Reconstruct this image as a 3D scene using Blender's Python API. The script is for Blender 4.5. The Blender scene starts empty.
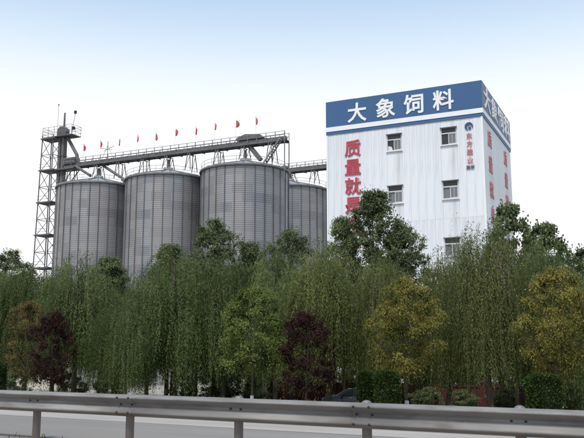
import bpy, math, random
import numpy as np
from mathutils import Matrix, Vector
random.seed(7)
RNG = np.random.default_rng(11)
SC = bpy.context.scene
COL = SC.collection
PI = math.pi
R = math.radians

# ------------------------------------------------------------------ camera
cam_d = bpy.data.cameras.new('camera')
cam_d.sensor_fit = 'HORIZONTAL'
cam_d.sensor_width = 36.0
cam_d.lens = 36.0 * 770.0 / 584.0
cam_d.clip_start = 0.1
cam_d.clip_end = 12000
cam = bpy.data.objects.new('camera', cam_d)
cam.location = (0, 0, 1.5)
cam.rotation_euler = (R(90 + 9.5106), 0, 0)
COL.objects.link(cam)
SC.camera = cam

# ------------------------------------------------------------------ sky, sun, exposure
SUN_AZ = R(203)          # compass-like: direction towards the sun, x = sin, y = cos
SUN_EL = R(62)
world = bpy.data.worlds.new('World')
SC.world = world
world.use_nodes = True
wn, wl = world.node_tree.nodes, world.node_tree.links
wn.clear()
w_out = wn.new('ShaderNodeOutputWorld')
w_bg = wn.new('ShaderNodeBackground')
w_bg.inputs['Strength'].default_value = 0.15
w_sky = wn.new('ShaderNodeTexSky')
w_sky.sky_type = 'NISHITA'
w_sky.sun_disc = False
w_sky.sun_elevation = SUN_EL
w_sky.sun_rotation = SUN_AZ
w_sky.air_density = 1.0
w_sky.dust_density = 0.6
w_sky.ozone_density = 1.5
w_tc = wn.new('ShaderNodeTexCoord')
w_sep = wn.new('ShaderNodeSeparateXYZ')
w_map = wn.new('ShaderNodeMapRange')
w_map.interpolation_type = 'SMOOTHSTEP'
w_map.inputs['From Min'].default_value = 0.25
w_map.inputs['From Max'].default_value = 0.48
w_map.inputs['To Min'].default_value = 1.0
w_map.inputs['To Max'].default_value = 0.30
w_mix = wn.new('ShaderNodeMixRGB')
w_mix.inputs['Color2'].default_value = (7.1, 7.15, 7.25, 1)      # bright overcast veil low in the sky
wl.new(w_tc.outputs['Generated'], w_sep.inputs[0])
wl.new(w_sep.outputs['Z'], w_map.inputs['Value'])
wl.new(w_map.outputs[0], w_mix.inputs['Fac'])
w_hs = wn.new('ShaderNodeHueSaturation')
w_hs.inputs['Hue'].default_value = 0.482
w_hs.inputs['Saturation'].default_value = 1.2
w_hs.inputs['Value'].default_value = 1.5
wl.new(w_sky.outputs[0], w_hs.inputs['Color'])
wl.new(w_hs.outputs[0], w_mix.inputs['Color1'])
wl.new(w_mix.outputs[0], w_bg.inputs['Color'])
wl.new(w_bg.outputs[0], w_out.inputs[0])

sun_d = bpy.data.lights.new('sun', 'SUN')
sun_d.energy = 3.3
sun_d.angle = R(12)
sun_d.color = (1.0, 0.95, 0.87)
sun = bpy.data.objects.new('sun', sun_d)
to_sun = Vector((math.sin(SUN_AZ) * math.cos(SUN_EL), math.cos(SUN_AZ) * math.cos(SUN_EL), math.sin(SUN_EL)))
sun.rotation_euler = to_sun.to_track_quat('Z', 'Y').to_euler()
sun.location = to_sun * 300
COL.objects.link(sun)

SC.view_settings.view_transform = 'Standard'
SC.view_settings.look = 'None'
SC.view_settings.exposure = 0.0
SC.view_settings.gamma = 1.0
SC.view_settings.use_curve_mapping = False
SC.render.engine = 'CYCLES'
SC.cycles.max_bounces = 8
SC.cycles.transmission_bounces = 4
SC.cycles.use_denoising = True

# ------------------------------------------------------------------ helpers
def new_mat(name):
    m = bpy.data.materials.new(name)
    m.use_nodes = True
    n, l = m.node_tree.nodes, m.node_tree.links
    return m, n, l, n['Principled BSDF']

def mat(name, c1, c2=None, rough=0.7, metal=0.0, scale=3.0, stretch=(1, 1, 1), bump=0.0, bscale=None,
        detail=6.0, rnd=0.0, spec=0.4, c3=None, streak=None, lo=0.35, hi=0.65):
    """colour noise between c1 and c2, optional second stain colour c3, fine bump, per object value jitter"""
    m, n, l, b = new_mat(name)
    b.inputs['Roughness'].default_value = rough
    b.inputs['Metallic'].default_value = metal
    b.inputs['Specular IOR Level'].default_value = spec
    tc = n.new('ShaderNodeTexCoord')
    mp = n.new('ShaderNodeMapping')
    mp.inputs['Scale'].default_value = stretch
    l.new(tc.outputs['Object'], mp.inputs[0])
    nz = n.new('ShaderNodeTexNoise')
    nz.inputs['Scale'].default_value = scale
    nz.inputs['Detail'].default_value = detail
    l.new(mp.outputs[0], nz.inputs['Vector'])
    rp = n.new('ShaderNodeValToRGB')
    rp.color_ramp.elements[0].position = lo
    rp.color_ramp.elements[1].position = hi
    rp.color_ramp.elements[0].color = (*c1, 1)
    rp.color_ramp.elements[1].color = (*(c2 or c1), 1)
    l.new(nz.outputs['Fac'], rp.inputs[0])
    src = rp.outputs[0]
    if c3 is not None:
        mp2 = n.new('ShaderNodeMapping')
        mp2.inputs['Scale'].default_value = streak or (1, 1, 1)
        l.new(tc.outputs['Object'], mp2.inputs[0])
        n2 = n.new('ShaderNodeTexNoise')
        n2.inputs['Scale'].default_value = 1.0
        n2.inputs['Detail'].default_value = 5.0
        l.new(mp2.outputs[0], n2.inputs['Vector'])
        r2 = n.new('ShaderNodeMapRange')
        r2.inputs['From Min'].default_value = 0.5
        r2.inputs['From Max'].default_value = 0.75
        r2.inputs['To Max'].default_value = 0.75
        l.new(n2.outputs['Fac'], r2.inputs['Value'])
        mx = n.new('ShaderNodeMixRGB')
        mx.inputs['Color2'].default_value = (*c3, 1)
        l.new(r2.outputs[0], mx.inputs['Fac'])
        l.new(src, mx.inputs['Color1'])
        src = mx.outputs[0]
    if rnd > 0:
        oi = n.new('ShaderNodeObjectInfo')
        mr = n.new('ShaderNodeMapRange')
        mr.inputs['To Min'].default_value = 1 - rnd
        mr.inputs['To Max'].default_value = 1 + rnd
        l.new(oi.outputs['Random'], mr.inputs['Value'])
        hs = n.new('ShaderNodeHueSaturation')
        l.new(mr.outputs[0], hs.inputs['Value'])
        l.new(src, hs.inputs['Color'])
        src = hs.outputs[0]
    l.new(src, b.inputs['Base Color'])
    if bump > 0:
        n3 = n.new('ShaderNodeTexNoise')
        n3.inputs['Scale'].default_value = bscale or scale * 8
        n3.inputs['Detail'].default_value = 4
        l.new(tc.outputs['Object'], n3.inputs['Vector'])
        bp = n.new('ShaderNodeBump')
        bp.inputs['Strength'].default_value = bump
        bp.inputs['Distance'].default_value = 0.02
        l.new(n3.outputs['Fac'], bp.inputs['Height'])
        l.new(bp.outputs[0], b.inputs['Normal'])
    return m

def leaf_mat(name, dark, light, transl=0.3):
    m, n, l, b = new_mat(name)
    n.remove(b)
    out = n['Material Output']
    at = n.new('ShaderNodeAttribute')
    at.attribute_name = 'tint'
    rp = n.new('ShaderNodeValToRGB')
    rp.color_ramp.elements[0].color = (*dark, 1)
    rp.color_ramp.elements[1].color = (*light, 1)
    l.new(at.outputs['Fac'], rp.inputs[0])
    oi = n.new('ShaderNodeObjectInfo')
    mr = n.new('ShaderNodeMapRange')
    mr.inputs['To Min'].default_value = 0.82
    mr.inputs['To Max'].default_value = 1.16
    l.new(oi.outputs['Random'], mr.inputs['Value'])
    hs = n.new('ShaderNodeHueSaturation')
    l.new(mr.outputs[0], hs.inputs['Value'])
    l.new(rp.outputs[0], hs.inputs['Color'])
    d = n.new('ShaderNodeBsdfPrincipled')
    d.inputs['Roughness'].default_value = 0.6
    d.inputs['Specular IOR Level'].default_value = 0.1
    t = n.new('ShaderNodeBsdfTranslucent')
    mx = n.new('ShaderNodeMixShader')
    mx.inputs[0].default_value = transl
    l.new(hs.outputs[0], d.inputs['Base Color'])
    l.new(hs.outputs[0], t.inputs['Color'])
    l.new(d.outputs[0], mx.inputs[1])
    l.new(t.outputs[0], mx.inputs[2])
    l.new(mx.outputs[0], out.inputs['Surface'])
    return m

def np_mesh(name, V, Q, m, tint=None, smooth=False):
    V = np.asarray(V, dtype=np.float32)
    Q = np.asarray(Q, dtype=np.int32)
    me = bpy.data.meshes.new(name)
    me.vertices.add(len(V))
    me.vertices.foreach_set('co', V.ravel())
    k = Q.shape[1]
    me.loops.add(Q.size)
    me.loops.foreach_set('vertex_index', Q.ravel())
    me.polygons.add(len(Q))
    me.polygons.foreach_set('loop_start', np.arange(0, Q.size, k, dtype=np.int32))
    me.polygons.foreach_set('loop_total', np.full(len(Q), k, dtype=np.int32))
    if tint is not None:
        a = me.attributes.new('tint', 'FLOAT', 'FACE')
        a.data.foreach_set('value', np.asarray(tint, dtype=np.float32))
    me.update(calc_edges=True)
    if smooth:
        me.polygons.foreach_set('use_smooth', np.ones(len(Q), dtype=bool))
    if m is not None:
        me.materials.append(m)
    return me

class MB:
    """collects boxes, tubes and prisms into one mesh"""
    def __init__(s):
        s.v, s.f = [], []
    def add(s, vs, fs):
        o = len(s.v)
        s.v += [tuple(p) for p in vs]
        s.f += [tuple(o + i for i in f) for f in fs]
        return s
    def box(s, x0, x1, y0, y1, z0, z1):
        vs = [(x0, y0, z0), (x1, y0, z0), (x1, y1, z0), (x0, y1, z0), (x0, y0, z1), (x1, y0, z1), (x1, y1, z1), (x0, y1, z1)]
        return s.add(vs, [(0, 3, 2, 1), (4, 5, 6, 7), (0, 1, 5, 4), (1, 2, 6, 5), (2, 3, 7, 6), (3, 0, 4, 7)])
    def cbox(s, cx, cy, cz, sx, sy, sz):
        return s.box(cx - sx / 2, cx + sx / 2, cy - sy / 2, cy + sy / 2, cz - sz / 2, cz + sz / 2)
    def bar(s, p, q, w, h=None):
        p, q = Vector(p), Vector(q)
        h = h or w
        d = (q - p).normalized()
        up = Vector((0, 0, 1)) if abs(d.z) < 0.9 else Vector((0, 1, 0))
        a = d.cross(up).normalized() * w / 2
        b = d.cross(a).normalized() * h / 2
        vs = [p - a - b, p + a - b, p + a + b, p - a + b, q - a - b, q + a - b, q + a + b, q - a + b]
        return s.add(vs, [(0, 3, 2, 1), (4, 5, 6, 7), (0, 1, 5, 4), (1, 2, 6, 5), (2, 3, 7, 6), (3, 0, 4, 7)])
    def tube(s, pts, rad, n=8, cap=True):
        pts = [Vector(p) for p in pts]
        if not hasattr(rad, '__len__'):
            rad = [rad] * len(pts)
        vs, fs = [], []
        prev = None
        for i, p in enumerate(pts):
            d = (pts[min(i + 1, len(pts) - 1)] - pts[max(i - 1, 0)]).normalized()
            if prev is None:
                up = Vector((0, 0, 1)) if abs(d.z) < 0.9 else Vector((1, 0, 0))
                a = d.cross(up).normalized()
            else:
                a = (prev - d * prev.dot(d)).normalized()
            prev = a
            b = d.cross(a)
            for k in range(n):
                t = 2 * PI * k / n
                vs.append(p + (a * math.cos(t) + b * math.sin(t)) * rad[i])
        for i in range(len(pts) - 1):
            for k in range(n):
                k2 = (k + 1) % n
                fs.append((i * n + k, i * n + k2, (i + 1) * n + k2, (i + 1) * n + k))
        if cap:
            fs.append(tuple(range(n - 1, -1, -1)))
            fs.append(tuple((len(pts) - 1) * n + k for k in range(n)))
        return s.add(vs, fs)
    def prism(s, poly, y0, y1):
        """polygon in (x, z) swept along y"""
        n = len(poly)
        vs = [(x, y0, z) for x, z in poly] + [(x, y1, z) for x, z in poly]
        fs = [tuple(range(n)), tuple(range(2 * n - 1, n - 1, -1))]
        fs += [(i, i + n, (i + 1) % n + n, (i + 1) % n) for i in range(n)]
        return s.add(vs, fs)
    def lathe(s, prof, n=32, c=(0, 0)):
        vs, fs = [], []
        for r, z in prof:
            for k in range(n):
                t = 2 * PI * k / n
                vs.append((c[0] + r * math.cos(t), c[1] + r * math.sin(t), z))
        for i in range(len(prof) - 1):
            for k in range(n):
                k2 = (k + 1) % n
                fs.append((i * n + k, i * n + k2, (i + 1) * n + k2, (i + 1) * n + k))
        return s.add(vs, fs)
    def mesh(s, name, m, smooth=False):
        me = bpy.data.meshes.new(name)
        me.from_pydata(s.v, [], s.f)
        me.update()
        if smooth:
            me.polygons.foreach_set('use_smooth', [True] * len(me.polygons))
        if m is not None:
            me.materials.append(m)
        return me

def obj(name, me, parent=None, loc=(0, 0, 0), rz=0.0, kind=None):
    o = bpy.data.objects.new(name, me)
    COL.objects.link(o)
    o.location = loc
    o.rotation_euler = (0, 0, rz)
    if parent is not None:
        o.parent = parent
    if kind:
        o['kind'] = kind
    return o

def tag(o, label, cat, group=None):
    o['label'] = label
    o['category'] = cat
    if group:
        o['group'] = group
    return o

def thing(name, label, cat, loc, rz=0.0, group=None):
    return tag(obj(name, None, None, loc, rz), label, cat, group)

# ------------------------------------------------------------------ frames of reference
GZ = -2.3                                    # level of the yard below the raised road
TH = R(64.75)
FD = Vector((-math.sin(TH), math.cos(TH), 0))   # along the building front, away to the left
RD = Vector((math.cos(TH), math.sin(TH), 0))    # into the building
BROT = TH - PI / 2
RA = R(-28.1)                                # direction of the road
RU = Vector((math.cos(RA), math.sin(RA), 0))
RV = Vector((-math.sin(RA), math.cos(RA), 0))
def road(u, v, z=0.0):
    return RU * u + RV * v + Vector((0, 0, z))

# ------------------------------------------------------------------ materials
M = {}
M['soil'] = mat('soil', (0.10, 0.085, 0.05), (0.06, 0.075, 0.03), 0.95, scale=0.6, bump=0.6, bscale=9, c3=(0.13, 0.11, 0.08), streak=(0.2, 0.2, 0.2))
M['asphalt'] = mat('asphalt', (0.185, 0.172, 0.158), (0.215, 0.20, 0.185), 0.9, scale=0.7, stretch=(0.25, 1.6, 1), bump=0.5, bscale=60, c3=(0.165, 0.158, 0.15), streak=(0.12, 2.2, 1))
M['worn'] = mat('worn_asphalt', (0.34, 0.308, 0.28), (0.28, 0.255, 0.235), 0.9, scale=0.8, stretch=(0.3, 2, 1), bump=0.3, bscale=80)
M['white_line'] = mat('road_paint', (0.40, 0.385, 0.37), (0.25, 0.24, 0.23), 0.85, scale=4, lo=0.3, hi=0.7)
M['shoulder'] = mat('shoulder', (0.27, 0.21, 0.16), (0.20, 0.16, 0.125), 0.95, scale=2.5, bump=0.8, bscale=25, c3=(0.32, 0.28, 0.24), streak=(1.5, 1.5, 1))
M['yard'] = mat('yard_concrete', (0.31, 0.285, 0.25), (0.23, 0.215, 0.19), 0.9, scale=0.3, bump=0.3, bscale=12)
M['galv'] = mat('galvanised_rail', (0.235, 0.226, 0.217), (0.17, 0.163, 0.156), 0.62, metal=0.15, scale=2.2, stretch=(0.5, 3, 3), bump=0.08, bscale=30, c3=(0.12, 0.095, 0.085), streak=(2.2, 7, 9))
M['post'] = mat('rail_post', (0.19, 0.175, 0.17), (0.14, 0.125, 0.12), 0.55, metal=0.3, scale=4, stretch=(1, 1, 0.3), c3=(0.16, 0.12, 0.10), streak=(3, 3, 1))
M['bolt'] = mat('rusty_bolt', (0.10, 0.075, 0.06), (0.05, 0.04, 0.035), 0.8, metal=0.3, scale=20)
M['clad'] = mat('white_cladding', (0.75, 0.77, 0.80), (0.70, 0.725, 0.765), 0.55, scale=0.5, stretch=(1, 1, 0.15), rnd=0.035, c3=(0.46, 0.465, 0.475), streak=(1.3, 1.3, 0.12))
M['core'] = mat('wall_core', (0.55, 0.56, 0.58), (0.5, 0.51, 0.53), 0.8, scale=0.5)
M['blue'] = mat('blue_sign_panel', (0.04, 0.105, 0.235), (0.046, 0.115, 0.255), 0.45, scale=0.4, rnd=0.04, stretch=(1, 1, 0.3))
M['blue_trim'] = mat('blue_trim', (0.04, 0.11, 0.26), (0.05, 0.13, 0.29), 0.5, scale=0.8)
M['white'] = mat('white_paint', (0.82, 0.82, 0.83), (0.77, 0.78, 0.79), 0.5, scale=0.8)
M['red_letter'] = mat('red_letter', (0.40, 0.045, 0.075), (0.46, 0.075, 0.10), 0.55, scale=1.2)
M['faded_red'] = mat('faded_red_letter', (0.50, 0.16, 0.18), (0.56, 0.23, 0.25), 0.6, scale=1.2)
M['dark_letter'] = mat('dark_letter', (0.10, 0.10, 0.13), (0.14, 0.14, 0.18), 0.6, scale=2)
M['logo_blue'] = mat('logo_blue', (0.03, 0.06, 0.17), (0.05, 0.08, 0.2), 0.5, scale=2)
M['frame'] = mat('window_frame', (0.60, 0.60, 0.61), (0.52, 0.52, 0.53), 0.5, scale=3)
M['hood'] = mat('window_hood', (0.11, 0.11, 0.12), (0.16, 0.155, 0.16), 0.6, scale=3)
M['steel'] = mat('painted_steel', (0.105, 0.102, 0.108), (0.15, 0.146, 0.15), 0.65, metal=0.1, scale=2, c3=(0.11, 0.085, 0.078), streak=(1, 1, 0.6))
M['light_steel'] = mat('galvanised_steel', (0.15, 0.15, 0.158), (0.21, 0.208, 0.212), 0.55, metal=0.3, scale=2)
M['conveyor'] = mat('conveyor_housing', (0.20, 0.195, 0.198), (0.14, 0.137, 0.14), 0.6, metal=0.2, scale=1.2, rnd=0.15)
M['roof_steel'] = mat('silo_roof', (0.46, 0.465, 0.48), (0.38, 0.385, 0.40), 0.5, metal=0.3, scale=1.2, c3=(0.22, 0.20, 0.19), streak=(0.8, 0.8, 0.8))
M['flag'] = mat('flag_cloth', (0.62, 0.13, 0.15), (0.52, 0.10, 0.12), 0.85, scale=3, rnd=0.15)
M['concrete'] = mat('concrete', (0.38, 0.365, 0.34), (0.28, 0.27, 0.25), 0.9, scale=1.0, bump=0.3)
M['red_wall'] = mat('red_wall', (0.085, 0.014, 0.017), (0.065, 0.012, 0.014), 0.75, scale=1.5, rnd=0.1, c3=(0.05, 0.02, 0.02), streak=(0.8, 0.8, 0.5))  # red lowered so the shade of the trees is in its colour
M['tan'] = mat('tan_render', (0.42, 0.33, 0.25), (0.36, 0.28, 0.22), 0.85, scale=1.5)
M['plaster'] = mat('white_plaster', (0.62, 0.58, 0.50), (0.52, 0.485, 0.42), 0.85, scale=0.6, c3=(0.42, 0.385, 0.33), streak=(0.5, 0.5, 0.25))
M['teal'] = mat('teal_paint', (0.03, 0.14, 0.12), (0.045, 0.18, 0.15), 0.55, scale=2)
M['grey_door'] = mat('grey_door', (0.09, 0.10, 0.10), (0.12, 0.13, 0.125), 0.6, scale=2, rnd=0.1)
M['tile'] = mat('roof_sheet', (0.23, 0.24, 0.26), (0.18, 0.19, 0.2), 0.6, scale=1)
M['bark'] = mat('bark', (0.055, 0.045, 0.036), (0.10, 0.083, 0.065), 0.95, scale=5, stretch=(1, 1, 0.25), bump=0.8, bscale=18)
M['whitewash'] = mat('whitewash', (0.62, 0.61, 0.58), (0.45, 0.44, 0.41), 0.9, scale=6)
M['car_paint'] = mat('dark_car_paint', (0.022, 0.025, 0.034), (0.026, 0.03, 0.04), 0.28, metal=0.4, scale=2, spec=0.6)
M['rubber'] = mat('tyre_rubber', (0.015, 0.015, 0.016), (0.025, 0.025, 0.026), 0.85, scale=9)
M['rim'] = mat('alloy_rim', (0.42, 0.42, 0.44), (0.36, 0.36, 0.38), 0.35, metal=0.8, scale=4)
M['black_trim'] = mat('black_trim', (0.015, 0.015, 0.017), (0.022, 0.022, 0.024), 0.5, scale=5)
M['plate'] = mat('number_plate_blue', (0.02, 0.05, 0.25), (0.03, 0.06, 0.3), 0.5, scale=5)
M['lamp_glass'] = mat('headlight_glass', (0.62, 0.52, 0.48), (0.72, 0.64, 0.6), 0.15, scale=6, spec=0.8)
def glass_mat(name, c, rough=0.12):
    m, n, l, b = new_mat(name)
    b.inputs['Base Color'].default_value = (*c, 1)
    b.inputs['Roughness'].default_value = rough
    b.inputs['Specular IOR Level'].default_value = 0.7
    nz = n.new('ShaderNodeTexNoise')
    nz.inputs['Scale'].default_value = 1.5
    bp = n.new('ShaderNodeBump')
    bp.inputs['Strength'].default_value = 0.08
    l.new(nz.outputs['Fac'], bp.inputs['Height'])
    l.new(bp.outputs[0], b.inputs['Normal'])
    return m
M['pane_dark'] = glass_mat('dark_pane', (0.012, 0.014, 0.017), 0.35)
M['pane_grey'] = glass_mat('dusty_pane', (0.15, 0.155, 0.165), 0.4)
M['curtain'] = mat('curtain', (0.72, 0.73, 0.75), (0.6, 0.61, 0.64), 0.9, scale=6)
M['car_glass'] = glass_mat('car_glass', (0.01, 0.012, 0.014), 0.05)
L = {
    'willow': leaf_mat('willow_leaf', (0.040, 0.066, 0.020), (0.215, 0.262, 0.100), 0.42),
    'willow2': leaf_mat('yellowing_willow_leaf', (0.052, 0.078, 0.022), (0.285, 0.300, 0.110), 0.42),
    'broad': leaf_mat('broad_leaf', (0.048, 0.072, 0.030), (0.235, 0.27, 0.135), 0.36),
    'locust': leaf_mat('locust_leaf', (0.052, 0.082, 0.020), (0.215, 0.245, 0.075), 0.38),
    'yellow': leaf_mat('yellowing_leaf', (0.078, 0.095, 0.022), (0.40, 0.345, 0.095), 0.38),
    'rust': leaf_mat('rusty_leaf', (0.075, 0.065, 0.022), (0.22, 0.17, 0.065), 0.35),
    'purple': leaf_mat('purple_leaf', (0.020, 0.010, 0.009), (0.058, 0.026, 0.021), 0.25),
    'hedge': leaf_mat('hedge_leaf', (0.020, 0.042, 0.012), (0.072, 0.105, 0.030), 0.22),
    'grass': leaf_mat('grass_blade', (0.045, 0.06, 0.018), (0.13, 0.13, 0.05), 0.3),
}
def silo_mat():
    m, n, l, b = new_mat('silo_sheet')
    b.inputs['Metallic'].default_value = 0.45
    b.inputs['Roughness'].default_value = 0.5
    uv = n.new('ShaderNodeUVMap')
    br = n.new('ShaderNodeTexBrick')
    br.inputs['Scale'].default_value = 1.0
    br.inputs['Brick Width'].default_value = 2.917
    br.inputs['Row Height'].default_value = 1.35
    br.inputs['Mortar Size'].default_value = 0.018
    br.inputs['Mortar Smooth'].default_value = 0.3
    br.inputs['Color1'].default_value = (0.315, 0.313, 0.322, 1)
    br.inputs['Color2'].default_value = (0.205, 0.21, 0.228, 1)
    br.inputs['Mortar'].default_value = (0.19, 0.19, 0.20, 1)
    l.new(uv.outputs[0], br.inputs['Vector'])
    mp = n.new('ShaderNodeMapping')
    mp.inputs['Scale'].default_value = (1.3, 0.05, 1)
    l.new(uv.outputs[0], mp.inputs[0])
    oi = n.new('ShaderNodeObjectInfo')
    nz = n.new('ShaderNodeTexNoise')
    nz.noise_dimensions = '4D'
    nz.inputs['Scale'].default_value = 0.55
    nz.inputs['Detail'].default_value = 6
    l.new(mp.outputs[0], nz.inputs['Vector'])
    ml = n.new('ShaderNodeMath')
    ml.operation = 'MULTIPLY'
    ml.inputs[1].default_value = 30
    l.new(oi.outputs['Random'], ml.inputs[0])
    l.new(ml.outputs[0], nz.inputs['W'])
    mr = n.new('ShaderNodeMapRange')
    mr.inputs['From Min'].default_value = 0.42
    mr.inputs['From Max'].default_value = 0.72
    mr.inputs['To Max'].default_value = 0.8
    l.new(nz.outputs['Fac'], mr.inputs['Value'])
    mx = n.new('ShaderNodeMixRGB')
    mx.inputs['Color2'].default_value = (0.29, 0.255, 0.235, 1)      # dusty brown run-off
    l.new(mr.outputs[0], mx.inputs['Fac'])
    l.new(br.outputs['Color'], mx.inputs['Color1'])
    l.new(mx.outputs[0], b.inputs['Base Color'])
    return m
M['silo'] = silo_mat()
M['stiff'] = mat('silo_stiffener', (0.16, 0.158, 0.168), (0.11, 0.108, 0.115), 0.55, metal=0.4, scale=0.8, stretch=(1, 1, 0.2), rnd=0.2)  # galvanised, made darker so the stiffeners carry their shadow lines in the colour

# ------------------------------------------------------------------ setting: ground, roads, yard
def strip(name, m, v0, v1, z, u0=-900, u1=500, step=None, parent=None):
    us = [u0, u1] if step is None else list(np.arange(u0, u1, step)) + [u1]
    vs, fs = [], []
    for u in us:
        vs += [(u, v0, z), (u, v1, z)]
    for i in range(len(us) - 1):
        fs.append((2 * i, 2 * i + 2, 2 * i + 3, 2 * i + 1))
    b = MB().add(vs, fs)
    return obj(name, b.mesh(name, m), None, (0, 0, 0), RA, 'structure')
prof = [(-3000, -0.06), (-40, -0.06), (9.3, -0.06), (19.9, -0.06), (20.6, -0.12), (24.8, GZ + 0.05), (26, GZ), (60, GZ), (200, GZ), (600, GZ), (5000, GZ)]
us = [-6000, -900, -200, -60, 60, 200, 900, 6000]
gv = [(u, v, z) for u in us for v, z in prof]
np_ = len(prof)
gf = [(i * np_ + j, (i + 1) * np_ + j, (i + 1) * np_ + j + 1, i * np_ + j + 1) for i in range(len(us) - 1) for j in range(np_ - 1)]
obj('ground', MB().add(gv, gf).mesh('ground', M['soil']), None, (0, 0, 0), RA, 'structure')
strip('road', M['asphalt'], 9.95, 19.2, 0.0)
strip('road_near_side', M['asphalt'], -9.0, 8.75, 0.0)
strip('road_shoulder', M['shoulder'], 8.752, 9.948, -0.004)
strip('worn_lane_strip', M['worn'], 12.75, 13.75, 0.004)
strip('edge_line', M['white_line'], 18.6, 18.75, 0.004)
strip('yard', M['yard'], 50.5, 130, GZ + 0.006, -260, 60)  # left part is the real yard; extended round the mill for bounce light

# grass and weeds on the embankment and verge
def blades(name, n, u0, u1, vfun, zfun, hmin, hmax, m):
    u = RNG.uniform(u0, u1, n)
    v = vfun(n)
    z = zfun(v)
    h = RNG.uniform(hmin, hmax, n)
    a = RNG.uniform(0, 2 * PI, n)
    w = RNG.uniform(0.004, 0.012, n)
    lx, ly = RNG.normal(0, 0.35, n) * h, RNG.normal(0, 0.35, n) * h
    cx, cy = np.cos(a) * w, np.sin(a) * w
    V = np.stack([np.stack([u - cx, v - cy, z], 1), np.stack([u + cx, v + cy, z], 1),
                  np.stack([u + cx * 0.5 + lx, v + cy * 0.5 + ly, z + h], 1), np.stack([u - cx * 0.5 + lx, v - cy * 0.5 + ly, z + h], 1)], 1).reshape(-1, 3)
    Q = np.arange(4 * n).reshape(-1, 4)
    o = obj(name, np_mesh(name, V, Q, m, RNG.random(n)), None, (0, 0, 0), RA, 'stuff')
    return o
pv = np.array([p[0] for p in prof]); pz = np.array([p[1] for p in prof])
g = blades('verge_grass', 40000, -70, 20, lambda n: RNG.triangular(19.9, 21.0, 28, n), lambda v: np.interp(v, pv, pz), 0.04, 0.17, L['grass'])
tag(g, 'rough green grass and weeds on the bank beyond the far edge of the road', 'grass')
g = blades('roadside_tuft', 500, -16, 8, lambda n: np.clip(RNG.normal(9.45, 0.2, n), 8.8, 9.9), lambda v: v * 0 - 0.004, 0.03, 0.10, L['grass'])
tag(g, 'sparse dry tufts along the foot of the guardrail', 'grass')

# ------------------------------------------------------------------ guardrail
rail = thing('guardrail', 'grey galvanised corrugated guardrail along the road in the foreground', 'guardrail', road(0, 9.63), RA)
# W section: (offset towards the camera, height)
sec = [(0.000, 0.790), (0.050, 0.782), (0.108, 0.757), (0.118, 0.743), (0.114, 0.729), (0.022, 0.662), (0.008, 0.645), (0.008, 0.632),
       (0.020, 0.618), (0.108, 0.540), (0.118, 0.522), (0.112, 0.506), (0.050, 0.472), (0.000, 0.460)]
def beam(x0, x1, off):
    n = len(sec)
    vs, fs = [], []
    for x in (x0, x1):
        for d, z in sec:
            vs.append((x, -d - off, z))
        for d, z in sec:
            vs.append((x, -d - off + 0.004, z))
    for k in range(n - 1):
        fs.append((k, k + 1, 2 * n + k + 1, 2 * n + k))
        fs.append((n + k, 3 * n + k, 3 * n + k + 1, n + k + 1))
    for s in (0, 2 * n):
        for k in range(n - 1):
            fs.append((s + k, s + n + k, s + n + k + 1, s + k + 1) if s == 0 else (s + k, s + k + 1, s + n + k + 1, s + n + k))
    me = MB().add(vs, fs).mesh('beam_panel', M['galv'], True)
    return me
POST0 = -8.04
POST_U = [POST0 + 1.99 * k for k in range(-5, 9)]
pm = MB().lathe([(0.066, -0.35), (0.066, 0.745), (0.070, 0.75), (0.070, 0.775), (0.058, 0.80), (0.030, 0.815), (0.004, 0.82)], 20).mesh('post', M['post'], True)
bk = MB().box(-0.09, 0.09, -0.062, 0.02, 0.50, 0.74).mesh('bracket', M['post'])
bm_ = MB().lathe([(0.0185, -0.006), (0.0185, 0.004), (0.013, 0.012), (0.004, 0.015)], 8)
bm_.v = [(x, -z, y) for x, y, z in bm_.v]
bolt_me = bm_.mesh('bolt', M['bolt'])
for k, u in enumerate(POST_U):
    p = obj('post', pm, rail, (u, 0.075, 0))
    obj('bracket', bk, rail, (u, 0.06, 0))
    splice = (k - 5) % 2 == 0
    if splice:
        for du in (-0.11, 0.11):
            for dz, dd in ((0.743, 0.120), (0.638, 0.012), (0.522, 0.120)):
                obj('bolt', bolt_me, rail, (u + du, -dd - 0.006, dz))
    else:
        for du in (-0.085, 0.085):
            obj('bolt', bolt_me, rail, (u + du, -0.013, 0.638))
splices = [u for k, u in enumerate(POST_U) if (k - 5) % 2 == 0]
for a, b_ in zip(splices[:-1], splices[1:]):
    k = splices.index(a)
    obj('beam_panel', beam(a - 0.16, b_ + 0.16, 0.0045 * (k % 2)), rail, (0, random.uniform(-0.003, 0.003), random.uniform(-0.004, 0.004)))

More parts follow.
